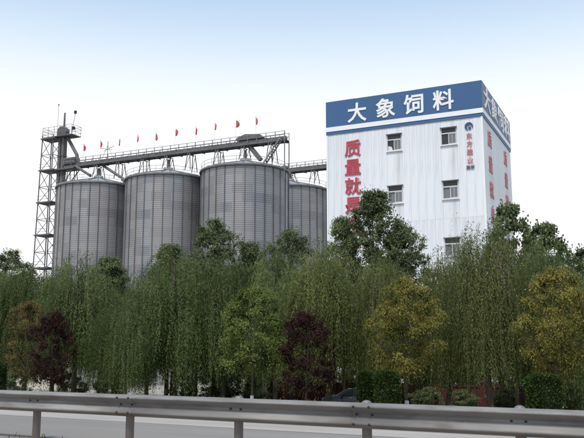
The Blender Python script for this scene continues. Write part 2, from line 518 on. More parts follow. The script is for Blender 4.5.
# ------------------------------------------------------------------ mill building
BC = Vector((19.196, 75.0, 0))
BW, BD, BT = 16.985, 16.29, 28.386
bld = thing('mill_building', 'tall white metal-clad mill building with blue lettered band round its top', 'building', (BC.x, BC.y, 0), BROT)
obj('wall', MB().box(-BW + 0.02, -0.16, 0.16, BD - 0.02, GZ, 27.6).mesh('wall', M['core']), bld)
obj('roof', MB().box(-BW + 0.1, -0.1, 0.1, BD - 0.1, 27.61, 27.75).mesh('roof', M['tile']), bld)
obj('side_wall', MB().box(-BW - 0.02, -BW + 0.015, 0.0, BD, GZ, 24.6).mesh('side_wall', M['clad']), bld)
obj('side_wall', MB().box(-BW, 0, BD - 0.015, BD + 0.02, GZ, 24.6).mesh('side_wall', M['clad']), bld)
def clad_panel(w, h, face):
    """ribbed sheet; local origin at its lower left corner, seen from outside"""
    nr = max(2, round(w / 0.29))
    p = w / nr
    pts = []
    for k in range(nr):
        x = k * p
        pts += [(x + (0.004 if k == 0 else 0.0), 0.0), (x + p * 0.55, 0.0), (x + p * 0.66, 0.017), (x + p * 0.9, 0.017)]
    pts += [(w - 0.004, 0.0)]
    vs, fs = [], []
    for x, d in pts:
        if face == 'front':
            vs += [(x, -d, 0), (x, -d, h)]
        else:
            vs += [(d, x, 0), (d, x, h)]
    for i in range(len(pts) - 1):
        fs.append((2 * i, 2 * i + 2, 2 * i + 3, 2 * i + 1))
    return MB().add(vs, fs)
lifts = [(GZ, 3.99), (4.0, 14.39), (14.4, 24.63)]
WIN_U = [(2.62, 4.27), (8.43, 10.08)]
WIN_Z = [(22.0, 23.85), (16.37, 18.28), (10.53, 12.43), (4.75, 6.65)]
cols = []
for a, b_, n in ((0.05, 2.62, 3), (4.27, 8.43, 5), (10.08, BW, 8)):
    for k in range(n):
        cols.append((a + (b_ - a) * k / n, a + (b_ - a) * (k + 1) / n, False))
for a, b_ in WIN_U:
    cols.append((a, b_, True))
cache = {}
def put_panel(face, pos, w, z0, z1):
    key = (face, round(w, 3), round(z1 - z0, 3))
    if key not in cache:
        cache[key] = clad_panel(w, z1 - z0, face).mesh('cladding_panel', M['clad'])
    j = random.uniform(-0.006, 0.006)
    if face == 'front':
        obj('cladding_panel', cache[key], bld, (pos, j, z0))
    else:
        obj('cladding_panel', cache[key], bld, (j, pos, z0))
for a, b_, win in cols:
    for z0, z1 in lifts:
        if not win:
            put_panel('front', -b_, b_ - a, z0, z1)
            continue
        cuts = [z0]
        for wz0, wz1 in sorted(WIN_Z):
            if z0 < wz0 < z1:
                cuts += [wz0, wz1]
        cuts.append(z1)
        for i in range(0, len(cuts), 2):
            put_panel('front', -b_, b_ - a, cuts[i], cuts[i + 1])
nc = 18
for k in range(nc):
    for z0, z1 in lifts:
        put_panel('right', BD * k / nc + (0.05 if k == 0 else 0), BD / nc - (0.05 if k == 0 else 0), z0, z1)
obj('corner_flashing', MB().box(-0.15, 0.05, -0.05, -0.035, GZ, 24.62).box(0.036, 0.05, -0.034, 0.15, GZ, 24.62).mesh('corner_flashing', M['white']), bld)
obj('corner_flashing', MB().box(-BW - 0.03, -BW + 0.14, -0.05, -0.035, GZ, 24.62).mesh('corner_flashing', M['white']), bld)
# parapet band
P = 0.11
for k in range(5):
    x0, x1 = -BW - 0.05 + (BW + 0.05 + P) * k / 5, -BW - 0.05 + (BW + 0.05 + P) * (k + 1) / 5
    dz = random.uniform(-0.03, 0.03)
    obj('sign_panel', MB().box(x0 + 0.008, x1 - (0.008 if k < 4 else 0), -P, 0.0, 25.45, BT + dz).mesh('sign_panel', M['blue']), bld)
for k in range(5):
    y0, y1 = 0.0 + (BD + 0.05) * k / 5, (BD + 0.05) * (k + 1) / 5
    dz = random.uniform(-0.03, 0.03)
    obj('sign_panel', MB().box(0.0, P - 0.002, y0 + 0.008, y1 - 0.008, 25.45, BT + dz).mesh('sign_panel', M['blue']), bld)
obj('parapet_back', MB().box(-BW - 0.03, -BW + 0.1, 0.01, BD, 24.6, BT - 0.04).box(-BW + 0.11, -0.02, BD - 0.1, BD, 24.6, BT - 0.04).mesh('parapet_back', M['blue_trim']), bld)
obj('white_trim', MB().box(-BW - 0.045, P + 0.03, -P - 0.03, 0.0, 24.95, 25.449).box(0.001, P + 0.03, 0.001, BD + 0.04, 24.95, 25.449).mesh('white_trim', M['white']), bld)
obj('blue_trim', MB().box(-BW - 0.04, P - 0.02, -P + 0.02, 0.0, 24.62, 24.949).box(0.001, P - 0.02, 0.001, BD + 0.035, 24.62, 24.949).mesh('blue_trim', M['blue_trim']), bld)
# windows
for wi, (a, b_) in enumerate(WIN_U):
    for zi, (z0, z1) in enumerate(WIN_Z):
        w, h = b_ - a, z1 - z0
        win = obj('window', None, bld, (-b_, 0, z0))
        f = MB()
        f.box(0.0, 0.09, -0.055, 0.14, 0.0, h).box(w - 0.09, w, -0.055, 0.14, 0.0, h)
        f.box(0.091, w - 0.091, -0.05, 0.14, 0.0, 0.09).box(0.091, w - 0.091, -0.05, 0.14, h - 0.07, h)
        zb = h * 0.64
        f.box(0.091, w - 0.091, -0.02, 0.14, zb, zb + 0.12)
        obj('frame', f.mesh('frame', M['frame']), win)
        obj('sill', MB().box(-0.08, w + 0.08, -0.15, -0.056, -0.06, 0.0).mesh('sill', M['white']), win)
        obj('hood', MB().box(-0.06, w + 0.06, -0.2, -0.056, h - 0.06, h + 0.02).mesh('hood', M['hood']), win)
        obj('transom', MB().box(0.091, w - 0.091, 0.07, 0.1, zb + 0.121, h - 0.071).mesh('transom', M['pane_dark']), win)
        mid = w * 0.46
        opened = (wi, zi) in ((0, 0), (1, 0))
        obj('pane', MB().box(0.091, mid, 0.09, 0.12, 0.091, zb - 0.001).mesh('pane', M['pane_dark'] if opened else M['pane_grey']), win)
        sash = obj('sash', MB().box(mid, mid + 0.07, 0.0, 0.07, 0.091, zb - 0.001).box(w - 0.15, w - 0.091, 0.0, 0.07, 0.091, zb - 0.001)
                   .box(mid + 0.071, w - 0.151, 0.0, 0.07, 0.091, 0.15).box(mid + 0.071, w - 0.151, 0.0, 0.07, zb - 0.06, zb - 0.001).mesh('sash', M['frame']), win)
        obj('pane', MB().box(mid + 0.07, w - 0.15, 0.03, 0.045, 0.15, zb - 0.06).mesh('pane', M['pane_grey']), win)
        obj('security_bar', MB().box(mid + 0.07 + (w - 0.22 - mid) / 2 - 0.015, mid + 0.07 + (w - 0.22 - mid) / 2 + 0.015, 0.012, 0.029, 0.151, zb - 0.061).mesh('security_bar', M['frame']), win)
        if (wi, zi) == (1, 0):
            obj('curtain', MB().add([(0.10, 0.06, 0.1), (0.62, 0.06, 0.1), (0.50, 0.065, 0.5), (0.12, 0.06, 0.62), (0.10, 0.085, 0.1), (0.62, 0.085, 0.1), (0.50, 0.088, 0.5), (0.12, 0.085, 0.62)],
                                    [(0, 1, 2, 3), (7, 6, 5, 4), (0, 4, 5, 1), (1, 5, 6, 2), (2, 6, 7, 3), (3, 7, 4, 0)]).mesh('curtain', M['curtain']), win)
# lettering
DG = None
def letter_mesh(ch, size, depth, bold, m, sx=1.0):
    cu = bpy.data.curves.new('letter', 'FONT')
    cu.body = ch
    cu.size = size
    cu.extrude = depth
    cu.offset = bold
    cu.align_x = 'CENTER'
    cu.align_y = 'CENTER'
    cu.resolution_u = 3
    o = bpy.data.objects.new('letter', cu)
    COL.objects.link(o)
    bpy.context.view_layer.update()
    dg = bpy.context.evaluated_depsgraph_get()
    me = bpy.data.meshes.new_from_object(o.evaluated_get(dg))
    bpy.data.objects.remove(o)
    co = np.empty(len(me.vertices) * 3, dtype=np.float32)
    me.vertices.foreach_get('co', co)
    co = co.reshape(-1, 3)
    c = (co.max(0) + co.min(0)) / 2
    co[:, :2] -= c[:2]
    co[:, 0] *= sx
    me.vertices.foreach_set('co', co.ravel())
    me.materials.clear()
    me.materials.append(m)
    me.update()
    return me
def letter(ch, face, a, z, size, m, bold=0.0, out=0.03, sx=1.0):
    me = letter_mesh(ch, size, 0.025, bold, m, sx)
    o = obj('letter', me, bld)
    if face == 'front':
        o.location = (-a, -out, z)
        o.rotation_euler = (PI / 2, 0, 0)
    else:
        o.location = (out, a, z)
        o.rotation_euler = (PI / 2, 0, PI / 2)
    return o
for ch, u in zip('大象饲料', (13.36, 10.12, 7.04, 3.87)):
    letter(ch, 'front', u, 26.82 if ch != '大' else 26.75, 2.25, M['white'], 0.045, P + 0.03)
for ch, v in zip('大象饲料', (2.4, 6.2, 10.1, 14.0)):
    letter(ch, 'right', v, 26.95, 2.5, M['white'], 0.06, P + 0.03, 1.4)
for k, ch in enumerate('质量就是生命'):
    letter(ch, 'front', 13.95, 22.82 - 2.09 * k, 1.92, M['red_letter'], 0.035, 0.075)
for k, ch in enumerate('质量就是生命'):
    letter(ch, 'right', 3.3, 23.0 - 2.72 * k, 1.9, M['faded_red'], 0.02, 0.075, 1.0)
for k, ch in enumerate('质量就是生命'):
    letter(ch, 'right', 12.4, 23.0 - 2.6 * k, 1.9, M['faded_red'], 0.02, 0.075, 1.0)
for k, ch in enumerate('东方建业'):
    letter(ch, 'front', 1.36, 22.7 - 0.83 * k, 0.66, M['faded_red'], 0.006, 0.075)
for k, ch in enumerate('集团'):
    letter(ch, 'front', 1.56 - 0.42 * k, 19.45, 0.42, M['dark_letter'], 0.004, 0.075)
# ring-shaped emblem above the small characters
em = MB()
ring = [(0.42 * math.cos(t), 0.42 * math.sin(t)) for t in np.linspace(R(-35), R(250), 22)]
rin = [(0.06 + 0.27 * math.cos(t), -0.10 + 0.25 * math.sin(t)) for t in np.linspace(R(-20), R(235), 22)]
pts = ring + rin[::-1]
n = len(pts)
vs = [(x, -0.10, z) for x, z in pts] + [(x, -0.06, z) for x, z in pts]
fs = [(i, i + 1, n - 2 - i, n - 1 - i) for i in range(21)] + [(i, i + n, i + 1 + n, i + 1) for i in range(n - 1)]
em.add(vs, fs)
obj('emblem', em.mesh('emblem', M['logo_blue']), bld, (-1.35, 0, 23.7))
em = MB().lathe([(0.16, 0.0), (0.16, 0.02), (0.001, 0.03)], 12)
em.v = [(x, -0.075 - z, y) for x, y, z in em.v]
obj('emblem', em.mesh('emblem', M['logo_blue']), bld, (-1.27, 0, 23.5))
# low door at the foot, behind the trees
obj('door', MB().box(-8.2, -5.2, -0.09, -0.04, GZ + 0.02, 1.3).mesh('door', M['grey_door']), bld)

# ------------------------------------------------------------------ silos
SR, SH = 6.5, 27.2
S3 = Vector((-7.0, 112.0, 0))
SSP = 13.7
NS = 28
def silo_wall_mesh(Rr, z0, z1):
    pitch = 0.30
    nz = int((z1 - z0) / pitch * 4)
    n = 112
    zs = np.linspace(z0, z1, nz + 1)
    rr = Rr + 0.014 * np.sin(2 * PI * (zs - z0) / pitch)
    t = np.linspace(0, 2 * PI, n + 1)
    X = np.cos(t)[None, :] * rr[:, None]
    Y = np.sin(t)[None, :] * rr[:, None]
    Z = np.repeat(zs[:, None], n + 1, 1)
    V = np.stack([X, Y, Z], 2).reshape(-1, 3)
    i = np.arange(nz)[:, None] * (n + 1) + np.arange(n)[None, :]
    Q = np.stack([i, i + 1, i + n + 2, i + n + 1], 2).reshape(-1, 4)
    me = np_mesh('wall', V, Q, M['silo'], None, True)
    uv = me.uv_layers.new(name='UVMap')
    U = np.stack([np.repeat((t * Rr)[None, :], nz + 1, 0), Z], 2).reshape(-1, 2)
    uv.data.foreach_set('uv', U[Q.ravel()].astype(np.float32).ravel())
    return me
wall_me = silo_wall_mesh(SR, GZ + 1.2, SH)
stiff_me = MB().box(-0.06, 0.09, -0.065, 0.065, GZ + 1.2, SH - 0.02).mesh('stiffener', M['stiff'])
base_me = MB().lathe([(SR + 0.35, GZ), (SR + 0.35, GZ + 1.18), (SR - 0.2, GZ + 1.2)], 64).mesh('base', M['concrete'])
CONE = 1.9
roof_me = MB().lathe([(SR + 0.22, SH - 0.10), (SR + 0.24, SH + 0.02), (SR * 0.5, SH + CONE * 0.5), (0.75, SH + CONE * 0.9), (0.75, SH + CONE + 0.25), (0.02, SH + CONE + 0.35)], 56).mesh('roof', M['roof_steel'])
rib = MB()
rib.bar((SR + 0.2, 0, SH + 0.06), (0.75, 0, SH + CONE * 0.9 + 0.04), 0.07, 0.10)
rib_me = rib.mesh('roof_rib', M['light_steel'])
eave_me = MB().lathe([(SR + 0.10, SH - 0.32), (SR + 0.26, SH - 0.30), (SR + 0.26, SH - 0.11), (SR + 0.10, SH - 0.11)], 64).mesh('eave_ring', M['stiff'])
hr = MB()
for z in (0.55, 1.05):
    hr.tube([(SR * math.cos(t), SR * math.sin(t), SH + z) for t in np.linspace(0, 2 * PI, 41)], 0.028, 4, False)
for k in range(20):
    t = 2 * PI * k / 20
    hr.tube([(SR * math.cos(t), SR * math.sin(t), SH + 0.05), (SR * math.cos(t), SR * math.sin(t), SH + 1.06)], 0.028, 4)
hr_me = hr.mesh('handrail', M['light_steel'])
collar_me = MB().lathe([(0.28, SH + CONE + 0.30), (0.28, SH + CONE + 0.8), (0.2, SH + CONE + 1.6)], 12).mesh('inlet_spout', M['steel'])
def ladder_mesh():
    b = MB()
    for s in (-0.22, 0.22):
        b.bar((SR + 0.25, s, GZ + 1.2), (SR + 0.25, s, SH + 1.0), 0.05)
    for z in np.arange(GZ + 1.5, SH + 0.9, 0.6):
        b.bar((SR + 0.25, -0.22, z), (SR + 0.25, 0.22, z), 0.035)
    for z in np.arange(GZ + 4, SH + 1.0, 1.2):
        b.tube([(SR + 0.25 + 0.6 * math.sin(t), 0.36 * -math.cos(t), z) for t in np.linspace(0, PI, 7)], 0.022, 4, False)
    return b.mesh('ladder', M['light_steel'])
lad_me = ladder_mesh()
def silo(c, label, ladder_deg, dz=0.0):
    s = thing('grain_silo', label, 'silo', (c.x, c.y, 0), BROT, 'corrugated steel grain silos behind the trees')
    s.scale = (1, 1, 1)
    obj('wall', wall_me, s)
    obj('base', base_me, s)
    for k in range(NS):
        a = 2 * PI * k / NS + R(3)
        obj('stiffener', stiff_me, s, (SR * math.cos(a), SR * math.sin(a), 0), a)
    rf = obj('roof', roof_me, s)
    for k in range(28):
        obj('roof_rib', rib_me, rf, (0, 0, 0), 2 * PI * k / 28)
    obj('eave_ring', eave_me, s)
    obj('handrail', hr_me, s)
    obj('inlet_spout', collar_me, s)
    obj('ladder', lad_me, s, (0, 0, 0), R(ladder_deg))
    return s
silo(S3, 'grey steel silo nearest to the white building, the widest of the front row', 100)
silo(S3 + FD * SSP, 'grey steel silo in the middle of the front row of three', 190)
silo(S3 + FD * 2 * SSP, 'brownish grey steel silo at the left end, next to the lattice tower', 80)
silo(S3 + RD * 15.6, 'grey steel silo set back in the gap before the white building', 200)

# ------------------------------------------------------------------ galleries over the silos
def gallery(name, label, origin, x0, x1, zc, posts, trestles, wide=1.5, skip_cover=()):
    gl = thing(name, label, 'conveyor', (origin.x, origin.y, 0), BROT, None)
    w = wide / 2
    obj('deck', MB().box(x0, x1, -w, w, zc - 0.05, zc).mesh('deck', M['steel']), gl)
    for s in (-1, 1):
        obj('side_beam', MB().box(x0, x1, s * w - 0.06, s * w + 0.06, zc - 0.30, zc - 0.052).mesh('side_beam', M['steel']), gl)
        hb = MB()
        for z in (0.6, 1.15):
            hb.tube([(x0, s * w, zc + z), (x1, s * w, zc + z)], 0.042, 5)
        obj('handrail', hb.mesh('handrail', M['light_steel']), gl)
        n = int((x1 - x0) / 1.5)
        pme = MB().box(-0.042, 0.042, -0.042, 0.042, 0, 1.15).mesh('handrail_post', M['light_steel'])
        for k in range(n + 1):
            obj('handrail_post', pme, gl, (x0 + (x1 - x0) * k / n, s * w + 0.002, zc + 0.002))
    # conveyor trough in flanged lengths
    n = int((x1 - x0) / 3.0)
    for k in range(n):
        a, b_ = x0 + (x1 - x0) * k / n, x0 + (x1 - x0) * (k + 1) / n
        c = MB().box(a + 0.03, b_ - 0.03, -0.32, 0.32, zc + 0.08, zc + 0.50)
        c.box(a, a + 0.06, -0.4, 0.4, zc + 0.03, zc + 0.56)
        obj('conveyor_section', c.mesh('conveyor_section', M['conveyor']), gl)
    n = int((x1 - x0) / 2.0)
    for k in range(n):
        a, b_ = x0 + (x1 - x0) * k / n, x0 + (x1 - x0) * (k + 1) / n
        obj('cross_bar', MB().bar((a, -w + 0.05, zc - 0.38), (b_, w - 0.05, zc - 0.38), 0.07).bar((a, -w, zc - 0.45), (a, w, zc - 0.45), 0.08).mesh('cross_bar', M['steel']), gl)
    for x, zb in trestles:
        t = MB()
        for s in (-1, 1):
            t.bar((x - 0.5, s * (w + 0.25), zb), (x - 0.2, s * w, zc - 0.4), 0.10)
            t.bar((x + 0.5, s * (w + 0.25), zb), (x + 0.2, s * w, zc - 0.4), 0.10)
            t.bar((x - 0.45, s * (w + 0.2), zb + 0.3), (x + 0.3, s * w, zc - 0.6), 0.06)
        t.bar((x, -w, zc - 0.6), (x, w, zc - 0.6), 0.1)
        obj('trestle', t.mesh('trestle', M['steel']), gl)
    return gl
ZC = 31.55
ga = gallery('conveyor_gallery', 'long steel conveyor walkway with handrails over the front row of silos', S3, -34.2, 6.9, ZC, None,
             [(-33.0, 28.2), (-27.4, SH + CONE), (-23, SH + 1.2), (-18.2, SH + 1.2), (-13.7, SH + CONE), (-9.5, SH + 1.2), (-4.5, SH + 1.2), (0, SH + CONE), (4.5, SH + 1.0)])
# drive housing, chute and end stair of the long gallery
obj('drive_housing', MB().prism([(-1.5, ZC + 0.72), (3.2, ZC + 0.72), (2.6, ZC + 1.25), (0.2, ZC + 1.5), (-1.2, ZC + 1.1)], -0.5, 0.5).mesh('drive_housing', M['conveyor']), ga)
obj('chute', MB().bar((0.9, -0.1, ZC - 0.5), (2.9, -0.5, SH + 1.6), 0.55).mesh('chute', M['steel']), ga)
st = MB()
for s in (-0.4, 0.4):
    st.bar((3.9, -1.2 + s, SH + 0.8), (6.6, -1.2 + s, ZC - 0.05), 0.08, 0.2)
for k in range(12):
    f = k / 11
    st.box(3.9 + 2.7 * f - 0.12, 3.9 + 2.7 * f + 0.12, -1.57, -0.83, SH + 0.8 + (ZC - 0.85 - SH) * f, SH + 0.84 + (ZC - 0.85 - SH) * f)
obj('stair', st.mesh('stair', M['light_steel']), ga)
obj('end_post', MB().bar((6.9, -0.75, ZC + 1.1), (6.9, -0.75, 25.5), 0.12).bar((6.9, 0.75, ZC - 0.1), (6.9, 0.75, 25.5), 0.12).mesh('end_post', M['light_steel']), ga)
# spouts from the gallery down to the first roof
obj('spout', MB().tube([(-31.6, -0.6, ZC - 0.3), (-27.6, -1.8, SH + 1.9)], 0.24, 8).mesh('spout', M['steel']), ga)
obj('spout', MB().tube([(-27.0, 0.3, ZC - 0.3), (-21.5, -1.4, SH + 1.0), (-20.6, -1.6, SH - 0.2)], 0.24, 8).mesh('spout', M['steel']), ga)

S4 = S3 + RD * 15.6
gb = gallery('short_conveyor_gallery', 'short steel conveyor walkway joining the set-back silo to the white building', S4, -1.5, 15.5, 30.75, None,
             [(0.3, SH + CONE), (4.5, SH + 1.2)])
obj('cover', MB().prism([(-7.6, 29.7), (-6.9, 30.3), (-0.6, 31.75), (-0.1, 31.3), (-1.0, 30.75), (-6.2, 29.5)], -0.75, 0.75).mesh('cover', M['conveyor']), gb)
obj('support_post', MB().bar((7.0, -0.6, 30.4), (7.0, -0.6, GZ), 0.16).bar((7.0, 0.6, 30.4), (7.0, 0.6, GZ), 0.16).mesh('support_post', M['light_steel']), gb)

# flags on the handrail of the long gallery
def flag(k, x, zt, label):
    fl = thing('flag', label, 'flag', tuple(S3 + Vector((math.cos(BROT) * x + math.sin(BROT) * 0.79, math.sin(BROT) * x - math.cos(BROT) * 0.79, ZC))), BROT, 'red flags along the conveyor walkway')
    h = zt - ZC
    obj('pole', MB().tube([(0, 0, 0.0), (0, 0, h + 0.15)], [0.016, 0.010], 5).mesh('pole', M['light_steel']), fl)
    # slack cloth hanging in folds from the pole head
    nx, nz = 9, 10
    vs, fs = [], []
    ph = random.uniform(0, 6)
    wd = random.uniform(0.30, 0.60)
    fl.rotation_euler = (random.uniform(-0.06, 0.06), random.uniform(-0.07, 0.07), BROT + random.uniform(-1.0, 1.0))
    sl = random.uniform(0.25, 0.5)
    for j in range(nz):
        fz = j / (nz - 1)
        for i in range(nx):
            fx = i / (nx - 1)
            vs.append((0.03 + wd * fx * (0.35 + 0.65 * math.sin(PI * min(1, 0.18 + fz * 0.75))), 0.10 * math.sin(fx * 9 + ph + fz * 2) * (0.3 + fx), h - (1.2 * fz * (1 - 0.25 * fx) + sl * fx)))
    for j in range(nz - 1):
        for i in range(nx - 1):
            fs.append((j * nx + i, j * nx + i + 1, (j + 1) * nx + i + 1, (j + 1) * nx + i))
    me = MB().add(vs, fs).mesh('cloth', M['flag'], True)
    c = obj('cloth', me, fl)
    md = c.modifiers.new('thickness', 'SOLIDIFY')
    md.thickness = 0.012
ordn = ['first', 'second', 'third', 'fourth', 'fifth', 'sixth', 'seventh', 'eighth']
fx = [-30.31, -26.57, -22.92, -19.36, -15.88, -12.11, -8.44, -4.93, -1.28, 2.27]
for k in range(10):
    if k < 8:
        lb = 'small red flag over the conveyor walkway, %s flag from the lattice tower' % ordn[k]
    elif k == 8:
        lb = 'small red flag over the conveyor walkway, second from its right end'
    else:
        lb = 'small red flag over the conveyor walkway, the last one at its right end'
    flag(k, fx[k], 35.1 + 0.03 * k + random.uniform(-0.12, 0.12), lb)
# antenna mast on the gallery
am = thing('antenna_mast', 'thin antenna mast with small crossbars standing on the long conveyor walkway', 'antenna',
           tuple(S3 + Vector((math.cos(BROT) * -25.2 - math.sin(BROT) * -0.7, math.sin(BROT) * -25.2 + math.cos(BROT) * -0.7, ZC))), BROT)
obj('pole', MB().tube([(0, 0, 0), (0, 0, 3.3)], 0.05, 6).mesh('pole', M['steel']), am)
obj('crossbar', MB().bar((-1.6, 0, 2.3), (0.9, 0, 1.75), 0.06).bar((-0.6, -0.3, 1.6), (1.1, 0.3, 2.5), 0.06).mesh('crossbar', M['steel']), am)
obj('stay', MB().bar((0, 0, 2.6), (-1.3, 0, 0.1), 0.035).bar((0, 0, 2.6), (1.3, 0, 0.1), 0.035).mesh('stay', M['steel']), am)

# ------------------------------------------------------------------ elevator tower
TO = S3 + FD * 35.4
tw = thing('elevator_tower', 'dark bucket elevator with open lattice tower left of the silos', 'tower', (TO.x, TO.y, 0), BROT)
obj('elevator_leg', MB().box(-0.62, -0.12, -0.42, 0.42, GZ, 37.2).mesh('elevator_leg', M['steel']), tw)
obj('elevator_leg', MB().box(0.12, 0.62, -0.42, 0.42, GZ, 37.2).mesh('elevator_leg', M['steel']), tw)
fl_me = MB().box(-0.74, 0.74, -0.5, 0.5, 0, 0.12).mesh('flange', M['steel'])
for z in np.arange(0.0, 37, 3.05):
    obj('flange', fl_me, tw, (0, 0, z))
hd = [(-0.95, 37.2), (0.95, 37.2), (0.95, 37.8)] + [(0.95 * math.cos(t), 37.8 + 0.95 * math.sin(t)) for t in np.linspace(0.1, PI - 0.1, 10)] + [(-0.95, 37.8)]
obj('elevator_head', MB().prism(hd, -0.5, 0.5).mesh('elevator_head', M['steel']), tw)
obj('vent_pipe', MB().tube([(0.15, 0, 38.6), (0.15, 0, 41.2)], [0.17, 0.14], 8).mesh('vent_pipe', M['steel']), tw)
obj('lightning_rod', MB().tube([(-1.3, 0, 37.2), (-1.3, 0, 42.7)], 0.03, 5).tube([(-1.3, 0, 42.7), (-1.3, 0, 42.95)], 0.12, 6).mesh('lightning_rod', M['light_steel']), tw)
# lattice
xa, xb, ya, yb = -3.5, -1.1, -1.1, 1.1
def leg_at(x, y, z):
    f = 1 + 0.35 * (1 - (z - GZ) / 39.5)
    cx = -2.3
    return (cx + (x - cx) * f - 0.3 * (f - 1), y * f, z)
for x in (xa, xb):
    for y in (ya, yb):
        obj('leg', MB().bar(leg_at(x, y, GZ), leg_at(x, y, 37.3), 0.13).mesh('leg', M['steel']), tw)
zs = list(np.linspace(GZ + 0.2, 36.6, 15))
for i, z in enumerate(zs):
    cs = [leg_at(x, y, z) for x, y in ((xa, ya), (xb, ya), (xb, yb), (xa, yb))]
    for k in range(4):
        obj('girt', MB().bar(cs[k], cs[(k + 1) % 4], 0.08).mesh('girt', M['steel']), tw)
    if i % 2 == 0 and i > 0:
        obj('landing', MB().box(cs[0][0] - 0.15, cs[1][0] + 0.5, cs[0][1] - 0.3, cs[2][1], z - 0.04, z + 0.16).mesh('landing', M['steel']), tw)
        lr = MB()
        for zz in (0.6, 1.1):
            lr.bar((cs[0][0] - 0.1, cs[0][1] - 0.28, z + zz), (cs[1][0], cs[0][1] - 0.28, z + zz), 0.045)
        obj('landing_rail', lr.mesh('landing_rail', M['light_steel']), tw)
    if i < len(zs) - 1:
        c2 = [leg_at(x, y, zs[i + 1]) for x, y in ((xa, ya), (xb, ya), (xb, yb), (xa, yb))]
        for k in range(4):
            a, b_ = (k, (k + 1) % 4) if i % 2 else ((k + 1) % 4, k)
            obj('brace', MB().bar(cs[a], c2[b_], 0.07).mesh('brace', M['steel']), tw)
obj('top_platform', MB().box(-3.6, 2.9, -1.15, 1.15, 36.83, 36.95).mesh('top_platform', M['steel']), tw)
tr = MB()
for z in (37.5, 38.1, 38.6):
    for y in (-1.15, 1.15):
        tr.bar((-3.5, y, z), (2.85, y, z), 0.045)
    for x in (-3.5, 2.85):
        tr.bar((x, -1.15, z), (x, 1.15, z), 0.045)
for x in np.linspace(-3.5, 2.85, 6):
    for y in (-1.15, 1.15):
        tr.bar((x, y, 36.95), (x, y, 38.6), 0.05)
obj('platform_rail', tr.mesh('platform_rail', M['steel']), tw)
obj('down_spout', MB().tube([(0.9, 0, 36.9), (3.2, 0, 33.5), (3.4, 0, 32.4)], 0.3, 8).mesh('down_spout', M['steel']), tw)
obj('lower_platform', MB().box(-0.9, 3.4, -1.0, 1.0, 31.0, 31.25).box(0.9, 3.3, -0.7, 0.7, 31.9, 33.0).mesh('lower_platform', M['steel']), tw)
obj('knee_brace', MB().bar((0.6, -0.5, 28.0), (3.2, -0.8, 31.0), 0.12).bar((0.6, 0.5, 28.0), (3.2, 0.8, 31.0), 0.12).mesh('knee_brace', M['steel']), tw)
obj('floodlight', MB().bar((2.85, -1.1, 36.9), (3.6, -1.3, 40.4), 0.05).cbox(3.6, -1.3, 40.5, 0.34, 0.3, 0.5).mesh('floodlight', M['black_trim']), tw)
obj('floodlight', MB().bar((2.85, -1.1, 37.6), (3.2, -1.2, 37.7), 0.05).cbox(3.3, -1.25, 37.8, 0.45, 0.35, 0.5).mesh('floodlight', M['black_trim']), tw)

# ------------------------------------------------------------------ long white shed, red wall and pillar behind the trees
sh = thing('storage_shed', 'low white plastered storage shed behind the willows on the left', 'shed', road(-60, 72, GZ), RA)
SL = 62.0
obj('wall', MB().box(-18, 46, 0.0, 9, 0, 4.3).mesh('wall', M['plaster']), sh)
obj('roof', MB().prism([(-0.6, 4.31), (9.6, 4.31), (4.5, 6.2)], -18.5, 46.5).mesh('roof', M['tile']), sh)
rf = sh.children[-1]
rf.data.transform(Matrix(((0, 1, 0, 0), (1, 0, 0, 0), (0, 0, 1, 0), (0, 0, 0, 1))))
rf.data.flip_normals()
dme = MB().box(-1.3, 1.3, -0.06, -0.004, 0.03, 3.0).box(-0.02, 0.02, -0.075, -0.061, 0.05, 2.98).mesh('door', M['teal'])
dmg = MB().box(-1.0, 1.0, -0.06, -0.004, 0.03, 2.6).box(-0.02, 0.02, -0.075, -0.061, 0.05, 2.58).mesh('door', M['grey_door'])
wme = MB().box(-0.8, -0.72, -0.05, -0.004, 1.1, 2.5).box(0.72, 0.8, -0.05, -0.004, 1.1, 2.5).box(-0.719, 0.719, -0.05, -0.004, 1.1, 1.18).box(-0.719, 0.719, -0.05, -0.004, 2.42, 2.5).box(-0.03, 0.03, -0.05, -0.004, 1.181, 2.419).mesh('window', M['frame'])
gme = MB().box(-0.718, 0.718, -0.03, -0.004, 1.181, 2.419).mesh('pane', M['pane_dark'])
for x in (-13, -1.5, 6.5):
    obj('door', dme, sh, (x, 0, 0))
for x in (20.5, 31, 41):
    obj('door', dmg, sh, (x, 0, 0))
for x in (-8, 2.5, 12, 16, 25.5, 36):
    w = obj('window', wme, sh, (x, 0, 0))
    obj('pane', gme, w)

rw = thing('perimeter_wall', 'low red perimeter wall darkened for tree shade at the foot of the white building', 'wall', road(-27.4, 48.0, GZ), RA)
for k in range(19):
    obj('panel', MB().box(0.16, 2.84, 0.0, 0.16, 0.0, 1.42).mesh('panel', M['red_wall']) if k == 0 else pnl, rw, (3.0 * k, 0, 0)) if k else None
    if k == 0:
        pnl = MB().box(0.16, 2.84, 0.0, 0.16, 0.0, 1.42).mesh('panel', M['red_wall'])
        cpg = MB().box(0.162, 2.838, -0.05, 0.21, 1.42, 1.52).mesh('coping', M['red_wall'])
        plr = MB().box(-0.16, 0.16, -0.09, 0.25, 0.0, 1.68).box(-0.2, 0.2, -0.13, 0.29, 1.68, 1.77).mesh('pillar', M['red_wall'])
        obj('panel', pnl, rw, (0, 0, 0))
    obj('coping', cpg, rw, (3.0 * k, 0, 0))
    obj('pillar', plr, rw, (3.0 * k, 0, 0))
gp = thing('gate_pillar', 'tan rendered gate pillar at the left end of the red wall', 'pillar', road(-28.6, 48.2, GZ), RA)
obj('shaft', MB().box(-0.6, 0.6, -0.6, 0.6, 0, 3.4).mesh('shaft', M['tan']), gp)
obj('cap', MB().box(-0.75, 0.75, -0.75, 0.75, 3.401, 3.6).box(-0.6, 0.6, -0.6, 0.6, 3.601, 3.75).mesh('cap', M['tan']), gp)

